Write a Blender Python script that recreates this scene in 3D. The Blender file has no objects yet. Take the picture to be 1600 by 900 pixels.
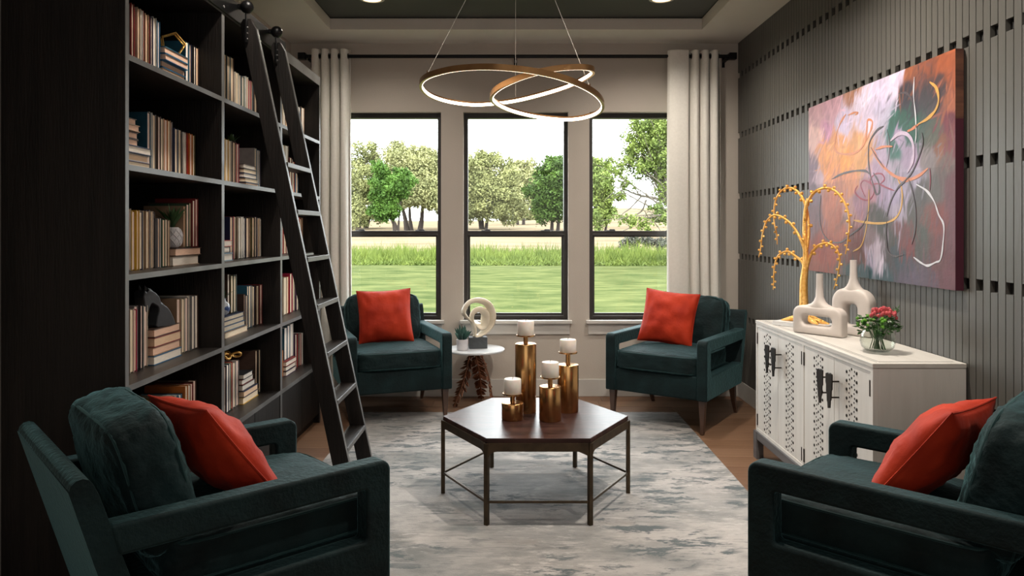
import bpy, bmesh, math, random
import numpy as np
from mathutils import Vector, Matrix, noise

# ------------------------------------------------------------------ camera, world, sun, lights, exposure
C = bpy.context.scene.collection
scn = bpy.context.scene
FPX = 1160.0
EYE = 1.44
cd = bpy.data.cameras.new('camera'); cam = bpy.data.objects.new('camera', cd); C.objects.link(cam)
cam.location = (0, 0, EYE); cam.rotation_euler = (math.pi/2, 0, 0)
cd.sensor_width = 36; cd.lens = FPX/1600*36; cd.shift_y = -92/1600; cd.clip_end = 600; cd.clip_start = 0.05
scn.camera = cam

SKY = 10.5
w = bpy.data.worlds.new('sky'); scn.world = w; w.use_nodes = True
nt = w.node_tree; nt.nodes.clear()
bg = nt.nodes.new('ShaderNodeBackground'); out = nt.nodes.new('ShaderNodeOutputWorld')
bg.inputs[0].default_value = (0.93, 0.97, 1.0, 1); bg.inputs[1].default_value = SKY
nt.links.new(bg.outputs[0], out.inputs[0])

def lamp(name, kind, loc, energy, color=(1, 1, 1), rot=(0, 0, 0), **kw):
    d = bpy.data.lights.new(name, kind); d.energy = energy; d.color = color
    for k, v in kw.items():
        if k == 'portal': d.cycles.is_portal = True
        else: setattr(d, k, v)
    o = bpy.data.objects.new(name, d); C.objects.link(o); o.location = loc; o.rotation_euler = rot
    return o
lamp('sun', 'SUN', (0, -10, 30), 4.5, (1.0, 0.95, 0.84), (math.radians(46), 0, math.radians(-22)), angle=0.02)

# daylight portals in the three window openings (guide sampling only)
for k, x in enumerate((-1.06, 0.033, 1.12)):
    lamp('window_portal', 'AREA', (x, 6.57, 1.55), 1, (1, 1, 1), (-math.pi/2, 0, 0), shape='RECTANGLE', size=0.9, size_y=1.8, portal=1)
# added fill lamp behind the camera, brightens the room; no opening there
lamp('rear_fill', 'AREA', (0.2, -2.2, 1.75), 32, (1.0, 0.95, 0.88), (math.radians(90), 0, 0), shape='RECTANGLE', size=3.4, size_y=2.3)
DOWN = 138
for x, y, e in ((-1.03, 5.42, .55), (1.10, 5.42, .9), (-1.03, 3.55, .7), (1.10, 3.55, 1.9), (1.10, 1.9, .9)):
    lamp('downlight_lamp', 'SPOT', (x, y, 3.118), DOWN*e, (1.0, 0.90, 0.78), (0, 0, 0), spot_size=math.radians(150), spot_blend=0.8, shadow_soft_size=0.05)
vs = scn.view_settings
vs.view_transform = 'Standard'; vs.look = 'None'; vs.gamma = 1; vs.use_curve_mapping = False
vs.exposure = 0.0
scn.cycles.max_bounces = 8; scn.cycles.transparent_max_bounces = 16
scn.cycles.use_denoising = True
scn.cycles.sample_clamp_indirect = 4

random.seed(7)
rnd = random.random
def U(a, b): return a+(b-a)*random.random()
def W(px, py, Y): return Vector(((px-800)/FPX*Y, Y, EYE+(358-py)/FPX*Y))   # a point at depth Y metres

# ------------------------------------------------------------------ materials
MATS = {}
def mat(name, col, rough=0.5, metal=0.0, col2=None, scale=6, stretch=(1, 1, 1), bump=0.0, bscale=None, sheen=0.0, detail=4, emit=None, spec=None, contrast=(0.35, 0.65), coat=0):
    m = bpy.data.materials.new(name); m.use_nodes = True
    n = m.node_tree.nodes; l = m.node_tree.links
    b = n['Principled BSDF']
    b.inputs['Roughness'].default_value = rough; b.inputs['Metallic'].default_value = metal
    if spec is not None: b.inputs['Specular IOR Level'].default_value = spec
    if coat: b.inputs['Coat Weight'].default_value = coat
    if sheen:
        b.inputs['Sheen Weight'].default_value = sheen; b.inputs['Sheen Roughness'].default_value = 0.35
        mx_ = max(col); b.inputs['Sheen Tint'].default_value = (.18+.7*col[0]/mx_, .18+.7*col[1]/mx_, .18+.7*col[2]/mx_, 1)
    tc = n.new('ShaderNodeTexCoord'); mp = n.new('ShaderNodeMapping'); mp.inputs['Scale'].default_value = stretch
    l.new(tc.outputs['Object'], mp.inputs[0])
    if col2 is None: col2 = tuple(c*0.82 for c in col)
    nz = n.new('ShaderNodeTexNoise'); nz.inputs['Scale'].default_value = scale; nz.inputs['Detail'].default_value = detail
    l.new(mp.outputs[0], nz.inputs['Vector'])
    r = n.new('ShaderNodeValToRGB'); r.color_ramp.elements[0].position = contrast[0]; r.color_ramp.elements[1].position = contrast[1]
    r.color_ramp.elements[0].color = (*col2, 1); r.color_ramp.elements[1].color = (*col, 1)
    l.new(nz.outputs[0], r.inputs[0]); l.new(r.outputs[0], b.inputs['Base Color'])
    if bump:
        nb = n.new('ShaderNodeTexNoise'); nb.inputs['Scale'].default_value = bscale or scale*6; nb.inputs['Detail'].default_value = 5
        l.new(mp.outputs[0], nb.inputs['Vector'])
        bp = n.new('ShaderNodeBump'); bp.inputs['Strength'].default_value = bump; bp.inputs['Distance'].default_value = 0.01
        l.new(nb.outputs[0], bp.inputs['Height']); l.new(bp.outputs[0], b.inputs['Normal'])
    if emit:
        b.inputs['Emission Color'].default_value = (*emit[0], 1); b.inputs['Emission Strength'].default_value = emit[1]
    MATS[name] = m
    return m

M = {}
M['wall'] = mat('wall_paint', (.50, .45, .40), .9, col2=(.475, .43, .38), scale=3, bump=.15, bscale=120)
M['ceil'] = mat('ceiling_paint', (.64, .60, .54), .9, col2=(.61, .575, .515), scale=3, bump=.1, bscale=150)
M['tray'] = mat('tray_paint', (.050, .053, .047), .55, scale=2)
M['trim'] = mat('trim_paint', (.58, .56, .53), .5, scale=2)
M['slat'] = mat('slat_paint', (.088, .085, .077), .45, col2=(.080, .077, .070), scale=4, stretch=(1, 1, .2), bump=.1, bscale=60)
M['slatback'] = mat('slat_backing_paint', (.006, .006, .006), .8)
M['oak'] = [mat('oak_plank_%s' % s, c, .42, col2=c2, scale=5, stretch=(.5, 9, 1), bump=.12, bscale=40, detail=6) for s, c, c2 in
            (('honey', (.215, .120, .070), (.155, .082, .045)), ('amber', (.19, .100, .058), (.14, .072, .038)), ('pale', (.24, .138, .083), (.18, .098, .057)), ('brown', (.17, .088, .050), (.125, .064, .035)))]
M['darkwood'] = mat('espresso_wood', (.012, .009, .0078), .5, col2=(.005, .004, .0035), scale=4, stretch=(7, 7, .5), bump=.2, bscale=20, detail=7, spec=.3)
M['shelfwood'] = mat('espresso_shelf_wood', (.020, .016, .0145), .38, col2=(.009, .0075, .0065), scale=4, stretch=(7, .5, 7), bump=.15, bscale=20, detail=7)
M['edge'] = mat('grey_edge_band', (.125, .125, .125), .45, col2=(.07, .068, .066), scale=8, stretch=(6, .6, .6))
M['blackmetal'] = mat('black_metal', (.010, .010, .011), .35, 0.6)
M['winframe'] = mat('bronze_window_vinyl', (.030, .026, .023), .4)
M['velvet'] = mat('teal_velvet', (.0058, .0185, .0205), .75, col2=(.0022, .0078, .0090), scale=7, bump=.4, bscale=55, sheen=.30, spec=.2, detail=6)
M['velvet2'] = mat('teal_velvet_piping', (.012, .034, .036), .8, scale=30, sheen=.3, spec=.2)
M['red'] = mat('rust_red_velvet', (.44, .034, .010), .7, col2=(.30, .018, .006), scale=6, bump=.35, bscale=22, sheen=.22, spec=.2)
M['legwood'] = mat('walnut_leg', (.075, .038, .024), .35, col2=(.045, .022, .014), scale=6, stretch=(6, 6, .6))
M['marble'] = mat('white_marble', (.72, .73, .74), .25, col2=(.56, .58, .60), scale=3, detail=9, contrast=(.42, .5))
M['copper'] = mat('aged_copper', (.34, .155, .09), .35, .9, col2=(.17, .07, .04), scale=14)
M['brass'] = mat('brushed_brass', (.62, .36, .15), .27, 1.0, col2=(.50, .28, .11), scale=4, stretch=(30, 30, .6))
M['wax'] = mat('candle_wax', (.80, .76, .70), .55, scale=10); M['wax'].node_tree.nodes['Principled BSDF'].inputs['Subsurface Weight'].default_value = .15
M['wick'] = mat('wick', (.03, .025, .02), .9)
M['tabletop'] = mat('walnut_tabletop', (.060, .028, .024), .30, col2=(.024, .012, .011), scale=3.5, stretch=(.9, 7, 1), bump=.12, detail=8, spec=.2)
M['tableframe'] = mat('antique_bronze', (.085, .060, .036), .42, .75, col2=(.05, .036, .022), scale=16)
M['plaster'] = mat('white_ceramic', (.66, .60, .56), .55, scale=5, bump=.05)
M['bone'] = mat('ivory_resin', (.72, .65, .53), .35, col2=(.58, .50, .38), scale=5, stretch=(1, 1, 4))
M['slate'] = mat('slate_block', (.055, .062, .068), .5, bump=.3)
M['gold'] = mat('gold_leaf', (1.0, .64, .22), .42, .9, col2=(.85, .44, .10), scale=40, bump=.6, bscale=160)
M['whitewash'] = mat('whitewashed_wood', (.68, .655, .62), .5, col2=(.62, .595, .56), scale=4, stretch=(5, 5, .5), bump=.08)
M['whitewash_top'] = mat('whitewashed_top', (.60, .575, .54), .45, col2=(.53, .51, .475), scale=4, stretch=(5, .5, 5), bump=.1)
M['greybase'] = mat('grey_base_wood', (.12, .12, .125), .5, col2=(.085, .085, .09), scale=5, stretch=(5, .5, 5))
M['stud'] = mat('dark_bronze_stud', (.03, .024, .02), .35, .8)
M['curtain'] = mat('ivory_linen', (.80, .78, .73), .85, col2=(.76, .74, .69), scale=60, bump=.1, bscale=300)
M['glassbowl'] = None
M['pot'] = mat('white_pot', (.62, .60, .62), .5, bump=.4, bscale=30)
M['leafblue'] = mat('succulent_leaf', (.045, .115, .095), .45, col2=(.025, .07, .06), scale=14)
M['leafgreen'] = mat('shelf_plant_leaf', (.05, .12, .035), .5, col2=(.025, .06, .02), scale=14)
M['leafdk'] = mat('posy_leaf', (.035, .12, .02), .45, col2=(.02, .07, .012), scale=20)
M['bud'] = mat('green_bud', (.10, .30, .02), .4, scale=20)
M['berry'] = mat('coral_berry', (.66, .15, .16), .35, col2=(.50, .05, .07), scale=60)
M['horse'] = mat('graphite_horse', (.035, .038, .044), .35, bump=.1)
M['vaseblue'] = mat('china_blue', (.55, .60, .66), .2, col2=(.05, .10, .28), scale=40, contrast=(.42, .5))

def glass_mat(name, tint, gloss):
    m = bpy.data.materials.new(name); m.use_nodes = True; n = m.node_tree.nodes; l = m.node_tree.links; n.clear()
    o = n.new('ShaderNodeOutputMaterial'); mx = n.new('ShaderNodeMixShader'); t = n.new('ShaderNodeBsdfTransparent'); g = n.new('ShaderNodeBsdfGlossy')
    t.inputs[0].default_value = (*tint, 1); g.inputs['Roughness'].default_value = .02
    lw = n.new('ShaderNodeLayerWeight'); lw.inputs[0].default_value = .5
    pw_ = n.new('ShaderNodeMath'); pw_.operation = 'POWER'; pw_.inputs[1].default_value = 3.5; l.new(lw.outputs['Facing'], pw_.inputs[0])
    ma = n.new('ShaderNodeMath'); ma.operation = 'MULTIPLY_ADD'; ma.inputs[1].default_value = gloss; ma.inputs[2].default_value = .012; l.new(pw_.outputs[0], ma.inputs[0])
    l.new(ma.outputs[0], mx.inputs[0]); l.new(t.outputs[0], mx.inputs[1]); l.new(g.outputs[0], mx.inputs[2]); l.new(mx.outputs[0], o.inputs[0])
    return m
M['pane'] = glass_mat('window_glass', (.97, .98, .97), .25)
M['bowlglass'] = glass_mat('bowl_glass', (.93, .95, .93), .75)
def emis(name, col, s):
    m = bpy.data.materials.new(name); m.use_nodes = True; n = m.node_tree.nodes; l = m.node_tree.links; n.clear()
    o = n.new('ShaderNodeOutputMaterial'); e = n.new('ShaderNodeEmission'); e.inputs[0].default_value = (*col, 1); e.inputs[1].default_value = s
    l.new(e.outputs[0], o.inputs[0]); return m
M['led'] = emis('warm_led_diffuser', (1.0, .80, .60), 9)
M['bulb'] = emis('downlight_lens', (1.0, .72, .45), 9)

# rug: pale abstract distressed pile
def rug_mat():
    m = bpy.data.materials.new('distressed_rug_pile'); m.use_nodes = True; n = m.node_tree.nodes; l = m.node_tree.links; b = n['Principled BSDF']
    b.inputs['Roughness'].default_value = .9; b.inputs['Sheen Weight'].default_value = .2
    tc = n.new('ShaderNodeTexCoord')
    def noi(sc, st, det, loc=(0, 0, 0), rough=.6, dist=0):
        mp = n.new('ShaderNodeMapping'); mp.inputs['Scale'].default_value = st; mp.inputs['Location'].default_value = loc
        l.new(tc.outputs['Object'], mp.inputs[0]); z = n.new('ShaderNodeTexNoise'); z.inputs['Scale'].default_value = sc; z.inputs['Detail'].default_value = det
        z.inputs['Roughness'].default_value = rough; z.inputs['Distortion'].default_value = dist
        l.new(mp.outputs[0], z.inputs['Vector']); return z.outputs[0]
    def ramp(s, p0, p1, a=0, c=1):
        r = n.new('ShaderNodeMapRange'); r.inputs[1].default_value = p0; r.inputs[2].default_value = p1; r.inputs[3].default_value = a; r.inputs[4].default_value = c
        l.new(s, r.inputs[0]); return r.outputs[0]
    def mix(f, a, c):
        x = n.new('ShaderNodeMix'); x.data_type = 'RGBA'
        l.new(f, x.inputs[0])
        for k, v in ((6, a), (7, c)):
            if isinstance(v, tuple): x.inputs[k].default_value = (*v, 1)
            else: l.new(v, x.inputs[k])
        return x.outputs[2]
    def mul(a, c):
        x = n.new('ShaderNodeMath'); x.operation = 'MULTIPLY'; l.new(a, x.inputs[0]); l.new(c, x.inputs[1]); return x.outputs[0]
    base = mix(ramp(noi(1.6, (1, 1.4, 1), 6), .38, .62), (.40, .375, .36), (.26, .255, .25))
    base = mix(ramp(noi(2.2, (.8, 1.6, 1), 7, (3, 1, 0)), .47, .62), base, (.155, .16, .157))
    base = mix(ramp(noi(3.0, (1, 1.8, 1), 5, (8, 3, 0)), .58, .72, 0, .7), base, (.23, .205, .185))
    blot = mul(ramp(noi(5.5, (.9, 2.4, 1), 9, (1, 7, 0), .72, .3), .51, .55), ramp(noi(1.7, (1, 1, 1), 3, (5, 5, 0)), .44, .54))
    base = mix(blot, base, (.07, .088, .096))
    streak = mul(ramp(noi(9, (.25, 9, 1), 6, (0, 2, 0), .7), .56, .62), ramp(noi(2.4, (.6, 1.4, 1), 4, (2, 9, 0)), .50, .60))
    base = mix(streak, base, (.10, .115, .12))
    sp_ = mul(ramp(noi(22, (.6, 3.0, 1), 8, (4, 2, 0), .75), .54, .60), ramp(noi(2.9, (.8, 1.5, 1), 4, (7, 2, 0)), .42, .58, 0, .8))
    base = mix(sp_, base, (.17, .18, .18))
    lt = mul(ramp(noi(14, (.7, 2.2, 1), 8, (9, 9, 0), .75), .52, .60), ramp(noi(2.1, (1, 1.3, 1), 4, (1, 3, 0)), .44, .60, 0, .8))
    base = mix(lt, base, (.47, .445, .43))
    l.new(base, b.inputs['Base Color'])
    bp = n.new('ShaderNodeBump'); bp.inputs['Strength'].default_value = .35; bp.inputs['Distance'].default_value = .01
    l.new(noi(150, (1, 1, 1), 3), bp.inputs['Height']); l.new(bp.outputs[0], b.inputs['Normal'])
    return m
M['rug'] = rug_mat()
def ground_mat():
    m = bpy.data.materials.new('lawn_and_dry_field'); m.use_nodes = True; n = m.node_tree.nodes; l = m.node_tree.links; b = n['Principled BSDF']
    b.inputs['Roughness'].default_value = 1; b.inputs['Specular IOR Level'].default_value = 0
    tc = n.new('ShaderNodeTexCoord'); sp = n.new('ShaderNodeSeparateXYZ'); l.new(tc.outputs['Object'], sp.inputs[0])
    def noi(sc, st, det):
        mp = n.new('ShaderNodeMapping'); mp.inputs['Scale'].default_value = st; l.new(tc.outputs['Object'], mp.inputs[0])
        z = n.new('ShaderNodeTexNoise'); z.inputs['Scale'].default_value = sc; z.inputs['Detail'].default_value = det; z.inputs['Roughness'].default_value = .65
        l.new(mp.outputs[0], z.inputs['Vector']); return z.outputs[0]
    def ramp2(s, p0, p1, c0, c1):
        r = n.new('ShaderNodeValToRGB'); r.color_ramp.elements[0].position = p0; r.color_ramp.elements[1].position = p1
        r.color_ramp.elements[0].color = (*c0, 1); r.color_ramp.elements[1].color = (*c1, 1); l.new(s, r.inputs[0]); return r.outputs[0]
    lawn = ramp2(noi(1.7, (.5, 1.0, 1), 12), .36, .64, (.031, .043, .016), (.076, .084, .034))
    dry = ramp2(noi(.5, (.25, 1, 1), 7), .4, .62, (.100, .078, .052), (.155, .125, .083))
    f = n.new('ShaderNodeMapRange'); f.inputs[1].default_value = 33; f.inputs[2].default_value = 41; l.new(sp.outputs[1], f.inputs[0])
    x = n.new('ShaderNodeMix'); x.data_type = 'RGBA'; l.new(f.outputs[0], x.inputs[0]); l.new(lawn, x.inputs[6]); l.new(dry, x.inputs[7])
    l.new(x.outputs[2], b.inputs['Base Color']); return m
M['ground'] = ground_mat()
def leafmat(name, c1, c2):
    m = mat(name, c1, .7, col2=c2, scale=.9, detail=6, spec=.15)
    b = m.node_tree.nodes['Principled BSDF']
    return m
M['mesq'] = leafmat('mesquite_foliage', (.205, .212, .085), (.120, .130, .052))
M['mesq2'] = leafmat('pale_mesquite_foliage', (.235, .235, .105), (.150, .158, .070))
M['bright'] = leafmat('bright_green_foliage', (.060, .120, .018), (.028, .062, .010))
M['deep'] = leafmat('deep_green_foliage', (.050, .092, .014), (.022, .044, .008))
M['near'] = leafmat('yellow_green_foliage', (.140, .180, .040), (.070, .100, .024))
M['grass'] = leafmat('tall_grass_blades', (.108, .140, .026), (.052, .078, .014))
M['bark'] = mat('dark_bark', (.035, .024, .018), .9, scale=3)
M['barkn'] = mat('grey_bark', (.10, .085, .065), .9, scale=6)

# ------------------------------------------------------------------ mesh helpers
class MB:
    def __init__(s): s.v = []; s.f = []
    def add(s, vs, fs):
        o = len(s.v); s.v += [tuple(p) for p in vs]; s.f += [tuple(i+o for i in f) for f in fs]; return s
    def box(s, x0, x1, y0, y1, z0, z1, m=None):
        vs = [Vector(p) for p in ((x0, y0, z0), (x1, y0, z0), (x1, y1, z0), (x0, y1, z0), (x0, y0, z1), (x1, y0, z1), (x1, y1, z1), (x0, y1, z1))]
        if m is not None: vs = [m @ p for p in vs]
        return s.add(vs, [(0, 3, 2, 1), (4, 5, 6, 7), (0, 1, 5, 4), (1, 2, 6, 5), (2, 3, 7, 6), (3, 0, 4, 7)])
    def lathe(s, prof, n=24, c=(0, 0, 0), cap=True):
        vs = []; fs = []
        for r, z in prof:
            for k in range(n):
                a = 2*math.pi*k/n; vs.append((c[0]+r*math.cos(a), c[1]+r*math.sin(a), c[2]+z))
        for i in range(len(prof)-1):
            for k in range(n):
                fs.append((i*n+k, i*n+(k+1) % n, (i+1)*n+(k+1) % n, (i+1)*n+k))
        if cap:
            fs.append(tuple(range(n-1, -1, -1))); fs.append(tuple((len(prof)-1)*n+k for k in range(n)))
        return s.add(vs, fs)
    def tube(s, pts, r, n=8, closed=False, flat=None, up=None):
        pts = [Vector(p) for p in pts]; N = len(pts)
        rr = r if isinstance(r, (list, tuple)) else [r]*N
        vs = []; fs = []; up = Vector(up) if up else None
        for i, p in enumerate(pts):
            a = pts[(i-1) % N] if (closed or i > 0) else p; b = pts[(i+1) % N] if (closed or i < N-1) else p
            t = (b-a)
            t = t.normalized() if t.length > 1e-9 else Vector((0, 0, 1))
            if up is None:
                up = Vector((0, 0, 1)) if abs(t.z) < .9 else Vector((1, 0, 0))
            u = (up-t*up.dot(t))
            u = u.normalized() if u.length > 1e-6 else t.orthogonal().normalized()
            up = u; w_ = t.cross(u)
            for k in range(n):
                q = 2*math.pi*k/n
                e = (flat if flat else 1)
                vs.append(p+u*math.cos(q)*rr[i]+w_*math.sin(q)*rr[i]*e)
        for i in range(N if closed else N-1):
            j = (i+1) % N
            for k in range(n): fs.append((i*n+k, i*n+(k+1) % n, j*n+(k+1) % n, j*n+k))
        if not closed:
            fs.append(tuple(range(n-1, -1, -1))); fs.append(tuple((N-1)*n+k for k in range(n)))
        return s.add(vs, fs)
    def prism(s, poly, a0, a1, axis='x', m=None):   # polygon in the other two axes extruded along axis
        def mk(p, a):
            v = Vector({'x': (a, p[0], p[1]), 'y': (p[0], a, p[1]), 'z': (p[0], p[1], a)}[axis]); return m @ v if m is not None else v
        n = len(poly); vs = [mk(p, a0) for p in poly]+[mk(p, a1) for p in poly]
        fs = [tuple(range(n)), tuple(range(2*n-1, n-1, -1))]+[(k, (k+1) % n, n+(k+1) % n, n+k) for k in range(n)]
        return s.add(vs, fs)
    def ball(s, c, r, n=10, sx=1, sy=1, sz=1):
        pr = []
        vs = []; fs = []; R = n//2
        for i in range(1, R):
            a = math.pi*i/R
            for k in range(n):
                b = 2*math.pi*k/n; vs.append((c[0]+r*sx*math.sin(a)*math.cos(b), c[1]+r*sy*math.sin(a)*math.sin(b), c[2]+r*sz*math.cos(a)))
        vs.append((c[0], c[1], c[2]+r*sz)); vs.append((c[0], c[1], c[2]-r*sz)); T = len(vs)-2
        for i in range(R-2):
            for k in range(n): fs.append((i*n+k, (i+1)*n+k, (i+1)*n+(k+1) % n, i*n+(k+1) % n))
        for k in range(n):
            fs.append((T, k, (k+1) % n)); fs.append((T+1, (R-2)*n+(k+1) % n, (R-2)*n+k))
        return s.add(vs, fs)
    def mesh(s, name, m, smooth=40):
        me = bpy.data.meshes.new(name); me.from_pydata(s.v, [], s.f); me.update()
        if m: me.materials.append(m)
        bm = bmesh.new(); bm.from_mesh(me); bmesh.ops.recalc_face_normals(bm, faces=bm.faces[:]); bm.to_mesh(me); bm.free()
        if smooth:
            me.polygons.foreach_set('use_smooth', [True]*len(me.polygons)); me.set_sharp_from_angle(angle=math.radians(smooth))
        return me
    def build(s, name, m, parent=None, bevel=0, smooth=40, seg=2, loc=None, rz=None):
        o = bpy.data.objects.new(name, s.mesh(name, m, smooth)); C.objects.link(o)
        if parent: o.parent = parent
        if loc is not None: o.location = loc
        if rz is not None: o.rotation_euler = (0, 0, rz)
        if bevel:
            b = o.modifiers.new('bevel', 'BEVEL'); b.width = bevel; b.segments = seg; b.limit_method = 'ANGLE'; b.angle_limit = math.radians(35); b.harden_normals = False
        return o
def tag(o, label=None, cat=None, group=None, kind=None):
    if label: o['label'] = label
    if cat: o['category'] = cat
    if group: o['group'] = group
    if kind: o['kind'] = kind
    return o
def thing(name, label, cat, loc=(0, 0, 0), rz=0, group=None):
    o = bpy.data.objects.new(name, None); C.objects.link(o); o.location = loc; o.rotation_euler = (0, 0, rz); o.empty_display_size = .1
    return tag(o, label, cat, group)
def struct(o): return tag(o, kind='structure')
def bx(x0, x1, y0, y1, z0, z1): return MB().box(x0, x1, y0, y1, z0, z1)
def copy_tree(o, parent=None, lv=0):
    c = o.copy(); C.objects.link(c); c.parent = parent
    for ch in list(o.children): copy_tree(ch, c, lv+1)
    return c
def catmull(P, n, closed=False):
    P = [Vector(p) for p in P]; out = []; N = len(P)
    for i in range(N if closed else N-1):
        p1, p2 = P[i], P[(i+1) % N]
        p0 = P[(i-1) % N] if (closed or i > 0) else p1*2-p2
        p3 = P[(i+2) % N] if (closed or i < N-2) else p2*2-p1
        for k in range(n):
            t = k/n
            out.append(.5*((2*p1)+(p2-p0)*t+(2*p0-5*p1+4*p2-p3)*t*t+(3*p1-p0-3*p2+p3)*t**3))
    if not closed: out.append(P[-1])
    return out
def quads(name, Vs, m, parent=None):     # Vs: (n,4,3) array of quads
    n = len(Vs); me = bpy.data.meshes.new(name)
    me.vertices.add(n*4); me.vertices.foreach_set('co', Vs.reshape(-1).astype(np.float32))
    me.loops.add(n*4); me.loops.foreach_set('vertex_index', np.arange(n*4, dtype=np.int32))
    me.polygons.add(n); me.polygons.foreach_set('loop_start', np.arange(0, n*4, 4, dtype=np.int32))
    me.update(calc_edges=True); me.materials.append(m)
    o = bpy.data.objects.new(name, me); C.objects.link(o)
    if parent: o.parent = parent
    return o

# ------------------------------------------------------------------ room shell
YB = 6.40; XL = -1.905; XR = 1.965; ZC = 3.04; YN = -2.4
wins = [(-1.51, -.612), (-.419, .4855), (.6676, 1.572)]; WZ0, WZ1 = .657, 2.45
mb = MB()
xs = [XL-.1] + [v for p in wins for v in p] + [XR+.12]
for i in range(0, 8, 2): mb.box(xs[i], xs[i+1], YB, YB+.16, WZ0, WZ1)
mb.box(xs[0], xs[-1], YB, YB+.16, -.02, WZ0); mb.box(xs[0], xs[-1], YB, YB+.16, WZ1, 3.3)
struct(mb.build('wall_back', M['wall'], smooth=0))
struct(bx(XL-.12, XL, YN, YB, -.02, 3.3).build('wall_left', M['wall'], smooth=0))
struct(bx(XL-.12, XR+.12, YN-.12, YN, -.02, 3.3).build('wall_front', M['wall'], smooth=0))
wr = struct(bx(XR, XR+.12, YN, YB, -.02, 3.3).build('wall_right', M['slatback'], smooth=0))
# ceiling: soffit ring with a recessed tray
TX0, TX1, TY0, TY1 = -1.457, 1.523, .4, 5.95
mb = MB(); mb.box(XL, TX0, YN, YB, ZC, 3.13).box(TX1, XR, YN, YB, ZC, 3.13).box(TX0, TX1, TY1, YB, ZC, 3.13).box(TX0, TX1, YN, TY0, ZC, 3.13)
ce = struct(mb.build('ceiling', M['ceil'], smooth=0))
bx(TX0-.05, TX1+.05, TY0-.05, TY1+.05, 3.135, 3.2).build('tray_panel', M['tray'], ce, smooth=0)
mb = MB()
for a in ((TX0-.02, TX0, TY0, TY1), (TX1, TX1+.02, TY0, TY1), (TX0, TX1, TY1, TY1+.02)): mb.box(a[0], a[1], a[2], a[3], 3.128, 3.136)
mb.build('tray_shadow_gap', M['slatback'], ce, smooth=0)
bx(XL-.1, XR+.1, YN, YB+.1, 3.2, 3.3).build('roof_deck', M['ceil'], ce, smooth=0)
# the slat wall: every board a part, every second board cut by rows of dark gaps
P = .0468; SY0 = 2.878-P*9; rows = [.690, 1.207, 1.724, 2.241, 2.758]; SX0, SX1 = 1.945, XR+.001
shared = {}
def slat_mesh(z0, z1):
    k = (round(z0, 3), round(z1, 3))
    if k not in shared: shared[k] = bx(SX0, SX1, .0025, P-.0025, z0, z1).mesh('slat', M['slat'], 0)
    return shared[k]
n_sl = int((YB-.002-SY0)/P)
for i in range(n_sl):
    y = SY0+i*P
    if (i-9) % 2 == 0:
        e = [.150]; 
        for r in rows: e += [r-.024, r+.024]
        e.append(ZC-.001); segs = [(e[k], e[k+1]) for k in range(0, len(e), 2)]
    else: segs = [(.150, ZC-.001)]
    for z0, z1 in segs:
        o = bpy.data.objects.new('slat', slat_mesh(z0, z1)); C.objects.link(o); o.location = (0, y, 0); o.parent = wr
mb = MB(); y = SY0-P
while y > YN+.05: mb.box(SX0, SX1, y+.0025, y+P-.0025, .15, ZC-.001); y -= P
tag(mb.build('slat_run', M['slat'], wr, smooth=0), kind='stuff')
# floor boards
fl = struct(bx(XL, XR, YN, YB, -.06, -.012).build('floor', M['slatback'], smooth=0))
pw = .19; y = YB; r_ = 0; random.seed(11)
while y > YN+.02:
    x = XL; first = True
    while x < XR-.01:
        L = U(.5, 1.7) if first else U(1.3, 2.0); first = False; x1 = min(XR, x+L)
        if XR-x1 < .25: x1 = XR
        b = bx(-(x1-x)/2+.001, (x1-x)/2-.001, -pw/2+.001, pw/2-.001, -.012, 0)
        b.build('floor_board', random.choice(M['oak']), fl, loc=((x+x1)/2, y-pw/2, 0), smooth=0); x = x1
    y -= pw
struct(bx(XL, XR, YB-.016, YB, 0, .149).build('baseboard_back', M['trim'], bevel=.003, smooth=0))
struct(bx(XR-.022, XR, YN, YB-.016, 0, .149).build('baseboard_right', M['trim'], bevel=.003, smooth=0))
struct(bx(XL, XL+.016, 5.6, YB-.016, 0, .149).build('baseboard_left', M['trim'], bevel=.003, smooth=0))
# windows
for k, (a, b) in enumerate(wins):
    w_ = thing('window_%d' % (k+1), None, None, ((a+b)/2, YB+.09, 0)); struct(w_); h = (b-a)/2-.001
    mb = MB(); z0, z1 = WZ0+.001, WZ1-.001
    mb.box(-h, -h+.034, -.03, .05, z0, z1).box(h-.034, h, -.03, .05, z0, z1).box(-h+.034, h-.034, -.03, .05, z1-.045, z1).box(-h+.034, h-.034, -.03, .05, z0, z0+.03)
    mb.build('frame', M['winframe'], w_, bevel=.002, smooth=0)
    mb = bx(-h+.034, h-.034, -.02, .018, 1.372, 1.425); mb.box(-h+.034, h-.034, -.035, -.02, 1.384, 1.398)
    mb.build('meeting_rail', M['winframe'], w_, bevel=.002, smooth=0)
    mb = MB(); mb.box(-h+.034, -h+.052, 0, .02, z0+.03, 1.372).box(h-.052, h-.034, 0, .02, z0+.03, 1.372).box(-h+.052, h-.052, 0, .02, z0+.03, z0+.05)
    mb.build('lower_sash', M['winframe'], w_, smooth=0)
    for q in (-.26, .26):
        MB().box(q-.04, q+.04, -.03, -.02, 1.425, 1.432).box(q-.012, q+.035, -.036, -.02, 1.432, 1.440).build('sash_lock', M['edge'], w_, bevel=.002)
    bx(-h+.034, h-.034, .030, .034, 1.425, z1-.045).build('upper_pane', M['pane'], w_, smooth=0)
    bx(-h+.052, h-.052, .010, .014, z0+.05, 1.372).build('lower_pane', M['pane'], w_, smooth=0)
    mb = bx(a-.03, b+.03, YB-.045, YB+.06, WZ0-.028, WZ0); mb.box(a-.012, b+.012, YB-.018, YB, .535, WZ0-.028)
    struct(mb.build('trim_%d' % (k+1), M['trim'], bevel=.003, smooth=0))
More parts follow.
